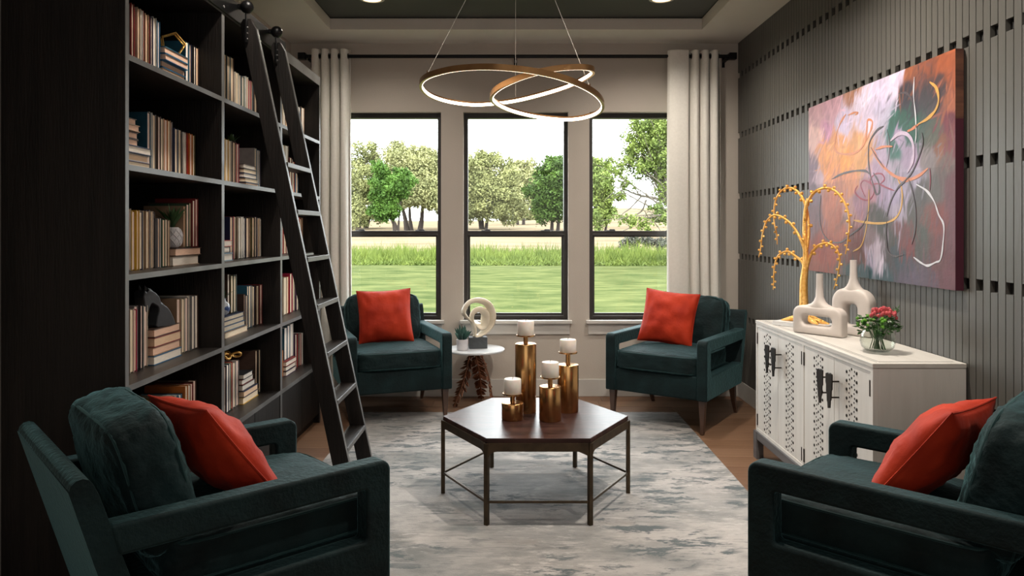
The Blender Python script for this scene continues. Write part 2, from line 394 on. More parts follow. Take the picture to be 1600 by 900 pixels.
# downlights
for k, (x, y, t) in enumerate(((-1.03, 5.45, 'left of the tray ceiling above the windows'), (1.10, 5.45, 'right of the tray ceiling above the windows'),
                     )):
    d = thing('ceiling_downlight', 'round recessed downlight glowing at the '+t, 'light', (x, y, 3.134), 0, 'downlights in the dark tray ceiling')
    MB().lathe([(.095, 0), (.095, -.006), (.07, -.010), (.066, -.002)], 28, cap=False).build('trim_ring', M['trim'], d)
    MB().lathe([(.067, -.001), (.067, -.0035)], 28).build('lens', M['bulb'], d)
for x, y in ((-1.03, 3.55), (1.10, 3.55), (1.10, 1.9)):
    d = struct(thing('trim_downlight', None, None, (x, y, 3.134)))
    MB().lathe([(.095, 0), (.095, -.006), (.07, -.010), (.066, -.002)], 28, cap=False).build('trim_ring', M['trim'], d)
    MB().lathe([(.067, -.001), (.067, -.0035)], 28).build('lens', M['bulb'], d)
# rug
RX0, RX1, RY0, RY1 = -1.17, 1.29, 2.77, 5.82
mb = MB(); nx, ny = 1, 1
o = bx(RX0, RX1, RY0, RY1, 0, .006).build('area_rug', M['rug'], smooth=0)
tag(o, 'pale grey distressed abstract rug lying under the hexagonal coffee table', 'rug')

# ------------------------------------------------------------------ bookcase
BX = -1.432; BXB = XL+.012
BAY = [2.75, 3.68, 4.61, 5.54]; SH = [.440, .855, 1.270, 1.682, 2.094]; TOPZ = 2.507
bc = thing('bookcase', 'tall dark-stained built-in bookcase with grey shelf edges along the left wall', 'bookcase', (BX, 4.1, 0))
bc.location = (0, 0, 0)
def wood_board(name, x0, x1, y0, y1, z0, z1, parent=bc, edge=True, m='darkwood'):
    o = bx(x0, x1-(.002 if edge else 0), y0, y1, z0, z1).build(name, M[m], parent, smooth=0)
    if edge: bx(x1-.002, x1, y0, y1, z0, z1).build('edge_band', M['edge'], o, smooth=0)
    return o
wood_board('side_panel', BXB, BX, 2.75, 2.775, 0, TOPZ+.065)
wood_board('side_panel', BXB, BX, 5.52, 5.545, 0, TOPZ+.065)
for y in BAY[1:3]: wood_board('divider', BXB, BX, y-.017, y+.017, .0, TOPZ)
bx(BXB-.010, BXB, 2.775, 5.52, .06, TOPZ).build('back_panel', M['darkwood'], bc, smooth=0)
for k in range(3):
    ya = BAY[k]+(.025 if k == 0 else .017); yb = BAY[k+1]-(.02 if k == 2 else .017)
    for z in SH[1:]: wood_board('shelf', BXB, BX, ya, yb, z-.022, z, m='shelfwood')
    wood_board('base_shelf', BXB, BX, ya, yb, SH[0]-.025, SH[0], m='shelfwood')
    mid = (ya+yb)/2
    for a, b in ((ya, mid-.0015), (mid+.0015, yb)):
        bx(BX-.024, BX-.004, a+.0015, b-.0015, .07, SH[0]-.028).build('cabinet_door', M['darkwood'], bc, bevel=.001, smooth=0)
bx(BX-.06, BX-.045, 2.775, 5.52, 0, .07).build('toe_kick', M['darkwood'], bc, smooth=0)
o = wood_board('crown_board', BXB, BX, 2.775, 5.52, TOPZ, TOPZ+.065)
# ladder rail
rl = thing('ladder_rail', 'black metal ladder rail bolted along the top of the bookcase', 'rail', (0, 0, 0))
bx(BX, BX+.010, 2.60, 4.665, 2.515, 2.612).build('rail_bar', M['blackmetal'], rl, bevel=.002)
for y in (2.8, 3.25, 3.66, 4.05, 4.55):
    MB().lathe([(.008, 0), (.007, .004), (.003, .006)], 10).build('bolt', M['edge'], rl).matrix_world = Matrix.Translation((BX+.0105, y, 2.535)) @ Matrix.Rotation(math.pi/2, 4, 'Y')
# ladder
ld = thing('library_ladder', 'dark wooden library ladder leaning on the bookcase rail', 'ladder', (0, 0, .0065))
LY = (3.885, 4.372); lx0, lx1, lz1 = -.852, -1.376, 2.50
dv = Vector((lx1-lx0, 0, lz1)).normalized(); dn = Vector((dv.z, 0, -dv.x))
for y in LY:
    poly = [(lx0-.042, .0), (lx0+.042, .0), (lx1+.042, lz1-.02), (lx1+.015, lz1+.03), (lx1-.025, lz1+.03), (lx1-.042, lz1)]
    o = MB().prism(poly, y-.016, y+.016, 'y').build('stringer', M['darkwood'], ld, bevel=.003, smooth=0)
    mb = MB().prism([(lx0+.0425, .01), (lx0+.0445, .01), (lx1+.0445, lz1-.02), (lx1+.0425, lz1-.02)], y-.014, y+.014, 'y'); mb.build('lit_edge', M['edge'], o, smooth=0)  # grey strip puts the light on the stringer's front edge into colour
for k in range(7):
    z = .27+.2505*k; xc = lx0+(lx1-lx0)*z/lz1
    o = bx(xc-.045, xc+.045, LY[0]+.016, LY[1]-.016, z-.013, z+.013).build('tread', M['shelfwood'], ld, bevel=.002, smooth=0)
    bx(xc+.0455, xc+.047, LY[0]+.017, LY[1]-.017, z-.011, z+.011).build('tread_edge', M['edge'], o, smooth=0)
for y in LY:
    mb = MB(); mb.box(lx1-.006, lx1+.002, y-.045, y-.017, 2.40, 2.60); mb.box(BX+.012, lx1+.002, y-.045, y-.017, 2.575, 2.60)
    mb.build('bracket', M['blackmetal'], ld, bevel=.002)
    MB().ball((BX+.058, y-.036, 2.585), .034, 16).build('roller_cap', M['blackmetal'], ld)
    for z in (2.42, 2.45, 2.48): MB().ball((lx1+.003, y-.031, z), .005, 8).build('screw', M['edge'], ld)

# ------------------------------------------------------------------ books (spines to the back, page edges to the room)
PAGE = {'cream': (.84, .69, .50), 'ivory': (.86, .78, .68), 'tan': (.76, .53, .35), 'rosy': (.76, .58, .49), 'grey': (.60, .58, .57), 'blush': (.80, .52, .38)}
COVER = {'cream': (.52, .46, .36), 'grey': (.20, .20, .21), 'dark red': (.22, .018, .018), 'red': (.55, .035, .022), 'magenta': (.40, .015, .07), 'navy': (.014, .026, .085), 'blue': (.012, .12, .26), 'sky blue': (.10, .24, .36),
         'teal': (.010, .095, .16), 'brown': (.075, .038, .025), 'tan': (.36, .235, .145), 'black': (.012, .012, .013), 'mustard': (.60, .36, .03), 'orange': (.58, .18, .03), 'olive': (.10, .09, .03), 'purple': (.05, .018, .07), 'white': (.62, .60, .57), 'green': (.035, .09, .05)}
PM = {k: mat('page_block_'+k, v, .85, col2=tuple(c*.80 for c in v), scale=60, stretch=(1, 14, .5)) for k, v in PAGE.items()}
PMF = {k: mat('page_block_flat_'+k, v, .85, col2=tuple(c*.80 for c in v), scale=60, stretch=(1, .5, 14)) for k, v in PAGE.items()}
CM = {k: mat('book_cloth_'+k.replace(' ', '_'), v, .6, scale=20) for k, v in COVER.items()}
ORD = ['leftmost', 'second', 'third', 'fourth', 'fifth', 'sixth', 'seventh', 'eighth', 'ninth', 'tenth', 'eleventh', 'twelfth', 'thirteenth', 'fourteenth', 'fifteenth', 'sixteenth', 'seventeenth', 'eighteenth', 'nineteenth', 'twentieth']
SHN = {2.094: 'top shelf', 1.682: 'second shelf', 1.27: 'third shelf', .855: 'fourth shelf', .44: 'lowest shelf'}
BXF = -1.545
def pxY(px, xf=BXF): return xf*FPX/(px-800)
def book_mesh(t, h, d, flat, cov, pg):
    # upright: thickness y, height z; flat: thickness z, height along y. Fore edge at x=0 faces the room
    c = min(.0032, t*.16); 
    def B(mb, x0, x1, a0, a1, b0, b1):
        if flat: mb.box(x0, x1, b0, b1, a0, a1)
        else: mb.box(x0, x1, a0, a1, b0, b1)
    mc = MB(); B(mc, -d, 0, 0, c, 0, h); B(mc, -d, 0, t-c, t, 0, h); B(mc, -d, -d+c, c, t-c, 0, h)
    mp = MB(); B(mp, -d+c, -.004, c, t-c, .004, h-.004)
    return mc, mp
def put_book(t, h, d, flat, loc, cov, pg, label, group, rz=0):
    mc, mp = book_mesh(t, h, d, flat, cov, pg)
    o = mc.build('book', CM[cov], smooth=0); o.location = loc; o.rotation_euler = (0, 0, rz)
    tag(o, label, 'book', group)
    mp.build('page_block', (PMF if flat else PM)[pg], o, smooth=0)
    return o
BAYN = ['near bay', 'middle bay', 'far bay']
def upright(bay, z, px0, px1, h0, h1, cols, pages='cream', z_off=0, word='row', d=.19):
    """a row of upright books whose fore-edges span px0..px1 of the row plane"""
    y0, y1 = max(pxY(px0), BAY[bay]+.027), min(pxY(px1), BAY[bay+1]-.022); n = len(cols); ws = [U(.8, 1.25) for _ in cols]; S = sum(ws); y = y0
    for i, cn in enumerate(cols):
        t = (y1-y0)*ws[i]/S; f = i/max(1, n-1); h = h0+(h1-h0)*f+U(-.007, .005)
        pg = random.choice(['cream', 'cream', 'ivory', 'tan', 'rosy']) if pages == 'mix' else pages
        pos = 'only one' if n == 1 else ('rightmost' if i == n-1 else ORD[i]+('' if i == 0 else ' from left'))
        put_book(t-.0012, h, d+U(-.012, .012), False, (BXF+U(-.012, .004), y, z+z_off+.0005), cn, pg,
                 '%s book, %s in upright %s, %s, %s' % (cn, pos, word, SHN[z], BAYN[bay]), 'upright books in the %s of the %s, %s' % (word, SHN[z], BAYN[bay]))
        y += t
def stack(bay, z, px0, px1, ts, cols, pages='cream', word='stack', shrink=.0, z_off=0, d=.17, left=True):
    y0, y1 = max(pxY(px0), BAY[bay]+.027), min(pxY(px1), BAY[bay+1]-.022); n = len(ts); zz = z+z_off+.0005
    for i, t in enumerate(ts):
        L = (y1-y0)*(1-shrink*i)-U(0, .012)
        pos = 'lowest' if i == 0 else ('topmost' if i == n-1 else ORD[i]+' from bottom')
        pg = random.choice(['cream', 'ivory', 'tan', 'blush']) if pages == 'mix' else pages
        put_book(t-.0008, L, d, True, (BXF+.02+U(-.015, .006), y0+.002, zz), cols[i % len(cols)], pg,
                 '%s book lying flat, %s in the %s, %s, %s' % (cols[i % len(cols)], pos, word, SHN[z], BAYN[bay]), 'flat books in the %s of the %s, %s' % (word, SHN[z], BAYN[bay]))
        zz += t
    return zz-z
A_, B_, C_, D_, E_ = 2.094, 1.682, 1.27, .855, .44
random.seed(3)
# near bay
upright(0, A_, 194.5, 249.5, .262, .258, ['cream', 'grey', 'dark red', 'red', 'cream', 'white', 'red', 'tan', 'dark red', 'navy', 'white', 'blue'], 'mix', word='tall row')
sA = stack(0, A_, 250.5, 287.5, [.031, .030, .029, .030, .031], ['navy', 'blue', 'teal', 'blue', 'teal'], 'mix')
upright(0, A_, 288.8, 310, .238, .232, ['teal', 'blue', 'navy', 'black', 'brown'], 'mix', word='short row')
sB = stack(0, B_, 190, 229, [.034, .030, .031], ['purple', 'white', 'navy'], 'mix', word='wide stack')
stack(0, B_, 190, 213, [.028, .028, .027, .027], ['brown', 'brown', 'tan', 'brown'], 'blush', word='narrow stack', shrink=.06, z_off=sB)
upright(0, B_, 230.5, 272, .256, .252, ['teal', 'white', 'grey', 'brown', 'cream', 'orange', 'tan', 'grey'], 'mix', word='tall row')
upright(0, B_, 272, 306.5, .225, .212, ['navy', 'cream', 'black', 'white', 'dark red', 'red', 'orange', 'olive'], 'mix', word='short row')
upright(0, C_, 195.5, 246, .250, .246, ['purple', 'cream', 'mustard', 'mustard', 'navy', 'cream', 'tan', 'navy', 'cream', 'black'], 'mix', word='tall row')
upright(0, C_, 246, 267.5, .224, .215, ['grey', 'white', 'green', 'brown', 'tan'], 'mix', word='short row')
sC = stack(0, C_, 268.5, 309, [.046, .036], ['tan', 'brown'], 'mix')
upright(0, C_, 289.5, 312, .200, .232, ['tan', 'green', 'brown', 'dark red', 'rosy' if 0 else 'dark red'], 'mix', z_off=sC, word='row on the stack')
upright(0, D_, 196, 235, .262, .262, ['brown', 'cream', 'magenta', 'grey', 'black', 'black', 'cream'], 'mix')
sD = stack(0, D_, 235.8, 281, [.040, .037, .042, .036], ['blue', 'tan', 'dark red', 'brown'], 'mix', shrink=.03)
upright(0, D_, 279.5, 309, .258, .262, ['tan', 'cream', 'grey', 'white', 'grey', 'brown'], 'mix', word='right row')
upright(0, E_, 194, 219, .200, .215, ['navy', 'tan', 'blue', 'sky blue', 'sky blue'], 'mix', word='left row')
upright(0, E_, 219.5, 235, .275, .275, ['mustard', 'mustard'], 'cream', word='tall pair')
upright(0, E_, 236, 262, .190, .185, ['black', 'black', 'green', 'tan', 'blue'], 'mix', word='short row')
upright(0, E_, 262.5, 289, .232, .228, ['orange', 'cream', 'white', 'sky blue', 'brown'], 'mix', word='middle row')
upright(0, E_, 289.5, 309, .256, .256, ['orange', 'tan', 'dark red', 'brown'], 'mix', word='right row')
# middle bay
s = stack(1, A_, 346, 366.5, [.022, .020], ['black', 'olive'], 'cream')
upright(1, A_, 346, 367, .258, .252, ['olive', 'black', 'teal', 'brown'], 'cream', z_off=s, word='row on the stack')
upright(1, A_, 368.5, 402, .232, .228, ['cream', 'white', 'navy', 'green', 'white', 'red', 'magenta', 'teal', 'brown'], 'mix', word='right row')
upright(1, B_, 346, 377, .246, .240, ['orange', 'mustard', 'white', 'brown', 'red', 'magenta'], 'mix', word='left row')
stack(1, B_, 377.6, 397, [.027, .027, .026, .027, .025], ['navy', 'black', 'navy', 'black', 'brown'], 'mix')
upright(1, B_, 398, 410.5, .246, .246, ['white', 'blue', 'sky blue', 'navy'], 'mix', word='right row')
stack(1, C_, 344, 358, [.042, .034, .034], ['sky blue', 'brown', 'red'], 'ivory')
upright(1, C_, 358.5, 409.5, .244, .240, ['navy', 'red', 'brown', 'cream', 'white', 'navy', 'brown', 'tan', 'olive', 'purple', 'white', 'black'], 'mix')
sE = stack(1, D_, 345, 381, [.034, .030, .028, .026], ['tan', 'blue', 'navy', 'navy'], 'cream', shrink=.05)
upright(1, D_, 357.5, 373, .215, .205, ['brown', 'olive', 'green', 'grey'], 'mix', z_off=sE+.001, word='row on the stack')
upright(1, D_, 381.5, 387, .205, .205, ['brown', 'navy'], 'mix', word='short pair')
upright(1, D_, 387.5, 409.5, .245, .245, ['teal', 'blue', 'cream', 'navy', 'brown', 'dark red'], 'mix', word='right row')
upright(1, E_, 345.5, 375, .262, .255, ['cream', 'brown', 'navy', 'green', 'red', 'white', 'grey'], 'mix', word='left row')
stack(1, E_, 375.6, 400, [.040, .036, .034, .032, .030], ['mustard', 'navy', 'brown', 'dark red', 'black'], 'mix', shrink=.10)
upright(1, E_, 400.5, 411, .258, .258, ['brown', 'black', 'black'], 'cream', word='right pair' if 0 else 'right row')
# far bay
upright(2, A_, 430, 475, .248, .240, ['brown', 'cream', 'tan', 'grey', 'cream', 'red', 'dark red', 'blue', 'tan'], 'mix')
s = stack(2, B_, 425, 452, [.036, .034], ['navy', 'tan'], 'cream')
upright(2, B_, 428, 452, .268, .262, ['brown', 'tan', 'grey', 'cream', 'tan'], 'mix', z_off=s, word='row on the stack')
upright(2, B_, 452.6, 466, .262, .235, ['dark red', 'cream', 'red', 'sky blue'], 'mix', word='right row')
upright(2, C_, 424, 452, .235, .215, ['cream', 'tan', 'brown', 'red', 'dark red', 'cream'], 'mix', word='left row')
upright(2, C_, 456, 479, .255, .250, ['cream', 'brown', 'red', 'red', 'dark red', 'tan'], 'mix', word='right row')
upright(2, D_, 430, 452, .250, .262, ['tan', 'grey', 'dark red', 'cream', 'red'], 'mix', word='left row')
upright(2, D_, 452.5, 469, .272, .225, ['magenta', 'magenta', 'white', 'purple', 'green'], 'mix', word='right row')
upright(2, E_, 437, 443.5, .185, .185, ['brown', 'orange'], 'cream', word='short pair')
sF = stack(2, E_, 444, 459.5, [.034, .032, .034], ['purple', 'black', 'dark red'], 'ivory')
upright(2, E_, 446, 460, .225, .228, ['teal', 'sky blue', 'white'], 'ivory', z_off=sF, word='row on the stack')
upright(2, E_, 460.6, 476, .252, .225, ['purple', 'brown', 'red', 'brown', 'dark red', 'white', 'navy'], 'mix', word='right row')

# ornaments among the books
def shelf_pt(px, z, xf): Y = xf*FPX/(px-800); return Vector((xf, Y, z))
# pentagon frame
p = shelf_pt(256, A_+sA, -1.60)
t = thing('pentagon_ornament', 'thin gold pentagonal ring ornament standing on books, top shelf, near bay', 'ornament', (p.x+.03, p.y+.03, p.z+.001), math.radians(-52))
R_ = .054
pts = [Vector((0, R_*math.sin(2*math.pi*k/5+.2), .082+R_*math.cos(2*math.pi*k/5+.2))) for k in range(5)]
mn = min(q.z for q in pts); pts = [q-Vector((0, 0, mn-.004)) for q in pts]
MB().tube(pts, .0045, 6, closed=True).build('front_ring', M['gold'], t)
MB().tube([q+Vector((-.030, 0, 0)) for q in pts], .0045, 6, closed=True).build('rear_ring', M['gold'], t)
for q in pts: MB().tube([q, q+Vector((-.030, 0, 0))], .0035, 6).build('cross_bar', M['gold'], t)
def leafy(parent, name, n, h, spread, m, wd=.011, up=.6, seed=1, z0=0):
    R = random.Random(seed); mb = MB()
    for k in range(n):
        a = R.uniform(0, 2*math.pi); tilt = R.uniform(.1, 1)*spread; L = h*R.uniform(.65, 1)
        d = Vector((math.cos(a), math.sin(a), 0)); P = [Vector((0, 0, z0))+d*(tilt*L*f**1.3)+Vector((0, 0, L*f*(1-.25*f*tilt))) for f in (0, .3, .65, 1)]
        sd = Vector((-d.y, d.x, 0)); ww = [wd*.5, wd, wd*.8, .0005]
        vs = []
        for q, u in zip(P, ww): vs += [q-sd*u, q+Vector((0, 0, -.25*u))+d*(.3*u), q+sd*u]
        fs = []
        for i in range(3):
            for j in range(2): fs.append((i*3+j, i*3+j+1, i*3+3+j+1, i*3+3+j))
        mb.add(vs, fs)
    return mb.build(name, m, parent, smooth=60)
p = shelf_pt(269.5, C_+sC+.002, -1.585)
t = thing('potted_plant', 'white diamond-patterned pot holding a green leafy plant, third shelf, near bay', 'plant', (p.x, p.y, p.z))
prof = [(.024, 0), (.036, .010), (.043, .035), (.043, .060), (.036, .084), (.026, .094), (.022, .094), (.022, .085)]
pot = MB().lathe(prof, 20).build('pot', M['pot'], t)
mb = MB()
for sgn in (1, -1):
    for k in range(9):
        a0 = 2*math.pi*k/9; P_ = []
        for i in range(9):
            f = i/8; zz = .008+f*.078; r = np.interp(zz, [c[1] for c in prof[:6]], [c[0] for c in prof[:6]])+.0008; a = a0+sgn*f*1.5; P_.append((r*math.cos(a), r*math.sin(a), zz))
        mb.tube(P_, .0020, 5)
mb.build('lattice', M['pot'], pot)
leafy(t, 'foliage', 34, .13, .9, M['leafgreen'], .009, seed=4, z0=.085)
p = shelf_pt(362, B_+.243, -1.61)
t = thing('trailing_plant', 'small green succulent sprig lying on upright books, second shelf, middle bay', 'plant', (p.x, p.y, p.z+.002))
leafy(t, 'foliage', 22, .07, 1.3, M['leafgreen'], .011, seed=9)
MB().lathe([(.02, 0), (.024, .012), (.018, .02)], 12).build('root_ball', M['bark'], t)
# horse head bust on the stack
p = shelf_pt(258, D_+sD+.001, -1.60)
t = thing('horse_bust', 'matte black horse head sculpture on stacked books, fourth shelf, near bay', 'sculpture', (-1.585, 3.165, D_+sD+.001), math.radians(-14))
out_h = [(176, 160), (186, 172), (196, 158), (206, 163), (232, 178), (254, 205), (262, 232), (290, 252), (312, 280), (326, 310), (336, 336), (334, 350), (242, 350), (238, 325), (242, 296), (250, 270), (246, 250), (232, 238), (216, 228), (204, 240), (198, 258), (190, 268), (180, 266), (174, 254), (176, 236), (174, 212), (170, 190)]
hp = [Vector((0, (a-178)*.00118, (350-b)*.00089)) for a, b in out_h]; hp = catmull(hp, 2, True)
MB().prism([(q.y, q.z) for q in hp], -.026, .026, 'x').build('neck_and_head', M['horse'], t, bevel=.012, seg=4, smooth=60)
mb = MB(); cr = [hp[i] for i in range(6, 18)]; mb.tube([q+Vector((0, .002, .002)) for q in cr], [.009+.002*math.sin(k*2) for k in range(len(cr))], 8, up=(1, 0, 0)); mb.build('mane', M['horse'], t)
mb = MB()
for s_ in (-1, 1): mb.tube([(s_*.012, .012, .160), (s_*.015, .012, .176), (s_*.014, .010, .188)], [.007, .006, .001], 6)
mb.build('ears', M['horse'], t)
p = shelf_pt(349, D_+sE+.001, -1.562)
t = thing('bud_vase', 'small blue and white round vase of sprigs, fourth shelf, middle bay', 'vase', (p.x, p.y-.0, p.z))
MB().lathe([(.014, 0), (.028, .012), (.036, .036), (.030, .060), (.013, .076), (.012, .086), (.015, .090), (.011, .088)], 18).build('body', M['vaseblue'], t)
leafy(t, 'sprigs', 12, .075, 1.2, M['leafgreen'], .004, seed=13, z0=.082)
p = shelf_pt(359, E_+.262, -1.60)
t = thing('gold_ornament', 'small knotted gold ornament resting on upright books, lowest shelf, middle bay', 'ornament', (p.x, p.y, p.z+.006))
kn = [(.028*math.sin(a)+.03*math.sin(2*a), .03*math.cos(a)-.035*math.cos(2*a), .018+.014*math.sin(3*a)) for a in np.linspace(0, 2*math.pi, 60, endpoint=False)]
MB().tube(kn, .0065, 7, closed=True).build('knot', M['gold'], t)
p = shelf_pt(445, E_+.186, -1.60)
t = thing('folded_paper_ornament', 'small white curled shell ornament on books, lowest shelf, far bay', 'ornament', (p.x, p.y, p.z+.002))
sp = [(.0, .035*math.cos(a)*(1-a/9), .022+.030*(1-a/9)*math.sin(a)) for a in np.linspace(-1, 6, 30)]
MB().tube(sp, [.012*(1-k/34) for k in range(30)], 8).build('shell', M['plaster'], t)

# ------------------------------------------------------------------ armchairs
def rbox(hx, hy, hz, n=7, e=6.0, crown=0.0, wr=0.0, seed=0, wscale=6):
    """soft upholstered block: half sizes, superellipse exponent, crown bulge on z faces, wrinkles"""
    vs = []; fs = []; idx = {}
    N = n*2
    def pt(i, j, k):
        key = (i, j, k)
        if key in idx: return idx[key]
        u = [2*i/N-1, 2*j/N-1, 2*k/N-1]
        # concentrate samples to the rim
        u = [math.copysign(1-(1-abs(c))**1.35, c) for c in u]
        r = (abs(u[0])**e+abs(u[1])**e+abs(u[2])**e)**(-1/e)
        x, y, z = u[0]*r, u[1]*r, u[2]*r
        b = 1+crown*(1-x*x)*(1-y*y)
        q = Vector((x*hx, y*hy, z*hz*b))
        if wr:
            nn = noise.noise(Vector((x*wscale*hx/.3+seed, y*wscale*hy/.3*1.6, z*2)))*.6+noise.noise(Vector((x*wscale*3+seed*2, y*wscale*2, z*3)))*.4
            q += Vector((x*.6, y*.6, z)).normalized()*wr*nn
        idx[key] = len(vs); vs.append(q); return idx[key]
    for ax in range(3):
        for side in (0, N):
            for i in range(N):
                for j in range(N):
                    c = []
                    for a, b in ((i, j), (i+1, j), (i+1, j+1), (i, j+1)):
                        k = [0, 0, 0]; k[ax] = side; k[(ax+1) % 3] = a; k[(ax+2) % 3] = b; c.append(pt(*k))
                    fs.append(tuple(c))
    return MB().add(vs, fs)
def xf(mb, m): mb.v = [tuple(m @ Vector(p)) for p in mb.v]; return mb
def rim(hx, hy, hz, w_, e, n=72):      # seam line on the rounded block at height fraction w_
    k = (1-abs(w_)**e)**(1/e); P = []
    for i in range(n):
        a = 2*math.pi*(i+.5)/n; c, d = math.cos(a), math.sin(a); q = (abs(c)**e+abs(d)**e)**(-1/e)
        P.append(Vector((hx*k*c*q, hy*k*d*q, hz*w_)))
    return P
CW, AT = .78, .075
def arc(cx, cy, r, a0, a1, n=5): return [(cx+r*math.cos(math.radians(a0+(a1-a0)*k/n)), cy+r*math.sin(math.radians(a0+(a1-a0)*k/n))) for k in range(n+1)]
def make_chair():
    t = thing('armchair', 'x', 'armchair'); hw = CW/2
    # base box between the arms
    bx(-hw+AT, hw-AT, .012, .74, .235, .400).build('seat_base', M['velvet'], t, bevel=.012, seg=3)
    for s in (-1, 1):
        poly = [(0, .235)]+arc(.035, .655-.035, .035, 180, 90)+[(.86, .655), (.838, .570)]+arc(.09+.012, .570-.012, .012, 90, 180, 3)+arc(.09+.012, .400+.012, .012, 180, 270, 3)+[(.79, .400), (.745, .235)]
        x0, x1 = (hw-AT, hw) if s > 0 else (-hw, -hw+AT)
        o = MB().prism(poly, x0, x1, 'x').build('arm', M['velvet'], t, bevel=.010, seg=3, smooth=50)
    # leaning back frame
    poly = [(.735, .235), (.80, .235), (.955, .765)]+arc(.925, .765, .028, 0, 160, 5)+[(.885, .745), (.775, .40), (.735, .36)]
    MB().prism(poly, -hw+.004, hw-.004, 'x').build('back_frame', M['velvet'], t, bevel=.014, seg=3, smooth=50)
    hx, hy, hz = hw-AT+.006, .356, .068
    o = xf(rbox(hx, hy, hz, 12, 9, .30, .010, 3, 6), Matrix.Translation((0, .352-.006, .470))).build('seat_cushion', M['velvet'], t, smooth=180)
    for z in (.80, -.80):
        MB().tube([q+Vector((0, .346, .470)) for q in rim(hx, hy, hz, z, 9)], .0050, 6, closed=True).build('piping', M['velvet2'], o)
    m = Matrix.Translation((0, .706, .690)) @ Matrix.Rotation(math.radians(-15), 4, 'X') @ Matrix.Rotation(math.pi/2, 4, 'X')
    hx, hy, hz = hw-AT-.010, .215, .090
    o = xf(rbox(hx, hy, hz, 12, 5.5, .30, .014, 8, 6), m).build('back_cushion', M['velvet'], t, smooth=180)
    for z in (.78, -.78):
        MB().tube([m @ q for q in rim(hx, hy, hz, z, 5.5)], .0050, 6, closed=True).build('piping', M['velvet2'], o)
    for s in (-1, 1):
        xa = s*(hw-.045)
        mb = MB(); vs = []
        for z, r, y in ((0, .012, .040), (.235, .024, .045)): vs += [(xa-r, y-r, z), (xa+r, y-r, z), (xa+r, y+r, z), (xa-r, y+r, z)]
        mb.add(vs, [(0, 3, 2, 1), (4, 5, 6, 7), (0, 1, 5, 4), (1, 2, 6, 5), (2, 3, 7, 6), (3, 0, 4, 7)]).build('leg', M['legwood'], t, bevel=.003, smooth=0)
        mb = MB(); vs = []; ring = ((0, .011, .790), (.10, .016, .735), (.235, .024, .70))
        for z, r, y in ring: vs += [(xa-r, y-r, z), (xa+r, y-r, z), (xa+r, y+r, z), (xa-r, y+r, z)]
        fs = [(0, 3, 2, 1), (8, 9, 10, 11)]
        for i in range(2):
            for k in range(4): fs.append((i*4+k, i*4+(k+1) % 4, i*4+4+(k+1) % 4, i*4+4+k))
        mb.add(vs, fs).build('leg', M['legwood'], t, bevel=.003, smooth=0)
    return t
def pillow_mb(a, T, seed=0):
    n = 26; vs = []; fs = []
    for s in (1, -1):
        for i in range(n+1):
            for j in range(n+1):
                u = math.sin(math.pi/2*(2*i/n-1)); v = math.sin(math.pi/2*(2*j/n-1))
                x = a*u*(1-.07*(1-v*v)); y = a*v*(1-.07*(1-u*u))
                h = T*(max(0, (1-u*u)*(1-v*v)))**.50
                k = noise.noise(Vector((u*3+seed, v*3, s*2)))*.014+noise.noise(Vector((u*7+seed, v*2.5+u*3, s)))*.010
                ed = min(1, (1-max(abs(u), abs(v)))*6)
                vs.append((x, y, s*(h+k*ed)))
    m = (n+1)**2
    for s in range(2):
        for i in range(n):
            for j in range(n):
                b = s*m; q = (b+i*(n+1)+j, b+(i+1)*(n+1)+j, b+(i+1)*(n+1)+j+1, b+i*(n+1)+j+1); fs.append(q if s == 0 else q[::-1])
    return MB().add(vs, fs)
proto = make_chair()
def place(o, corner, facing, label):     # corner: world xy of the front-right corner as seen by someone facing it = local (+x, 0)? handled by centre
    f = Vector((facing[0], facing[1], 0)).normalized(); rz = math.atan2(f.x, -f.y)
    o.location = (corner[0], corner[1], .006); o.rotation_euler = (0, 0, rz); o['label'] = label; o['group'] = 'teal velvet armchairs around the rug'
    return o
chairs = [
 ((1.022, 5.344), (-.56, -.829), 'teal velvet armchair with red pillow under the right-hand window beside the slat wall'),
 ((-.812, 5.432), (.353, -.936), 'teal velvet armchair with red pillow under the left-hand window behind the ladder'),
 ((-.41-.665*.39, 2.515+.746*.39), (.746, .665), 'teal velvet armchair in the dark left foreground, seen from behind its back'),
 ((.791+.693*.39, 2.50+.721*.39), (-.721, .693), 'teal velvet armchair in the right foreground in front of the white sideboard'),
]
CH = []
for i, (c, f, lb) in enumerate(chairs):
    o = proto if i == 0 else copy_tree(proto)
    CH.append(place(o, c, f, lb))
pil = [ # local centre, lean deg, roll deg, yaw deg, size, label
 ((-.07, .445, .750), 20, 5, 8, 'square rust-red pillow on the armchair under the right-hand window'),
 ((-.03, .450, .750), 17, -2, -6, 'square rust-red pillow on the armchair under the left-hand window'),
 ((-.02, .455, .705), 37, 3, 8, 'rust-red pillow slumped on the left foreground armchair'),
 ((.02, .465, .705), 36, -3, -6, 'rust-red pillow slumped on the right foreground armchair')]
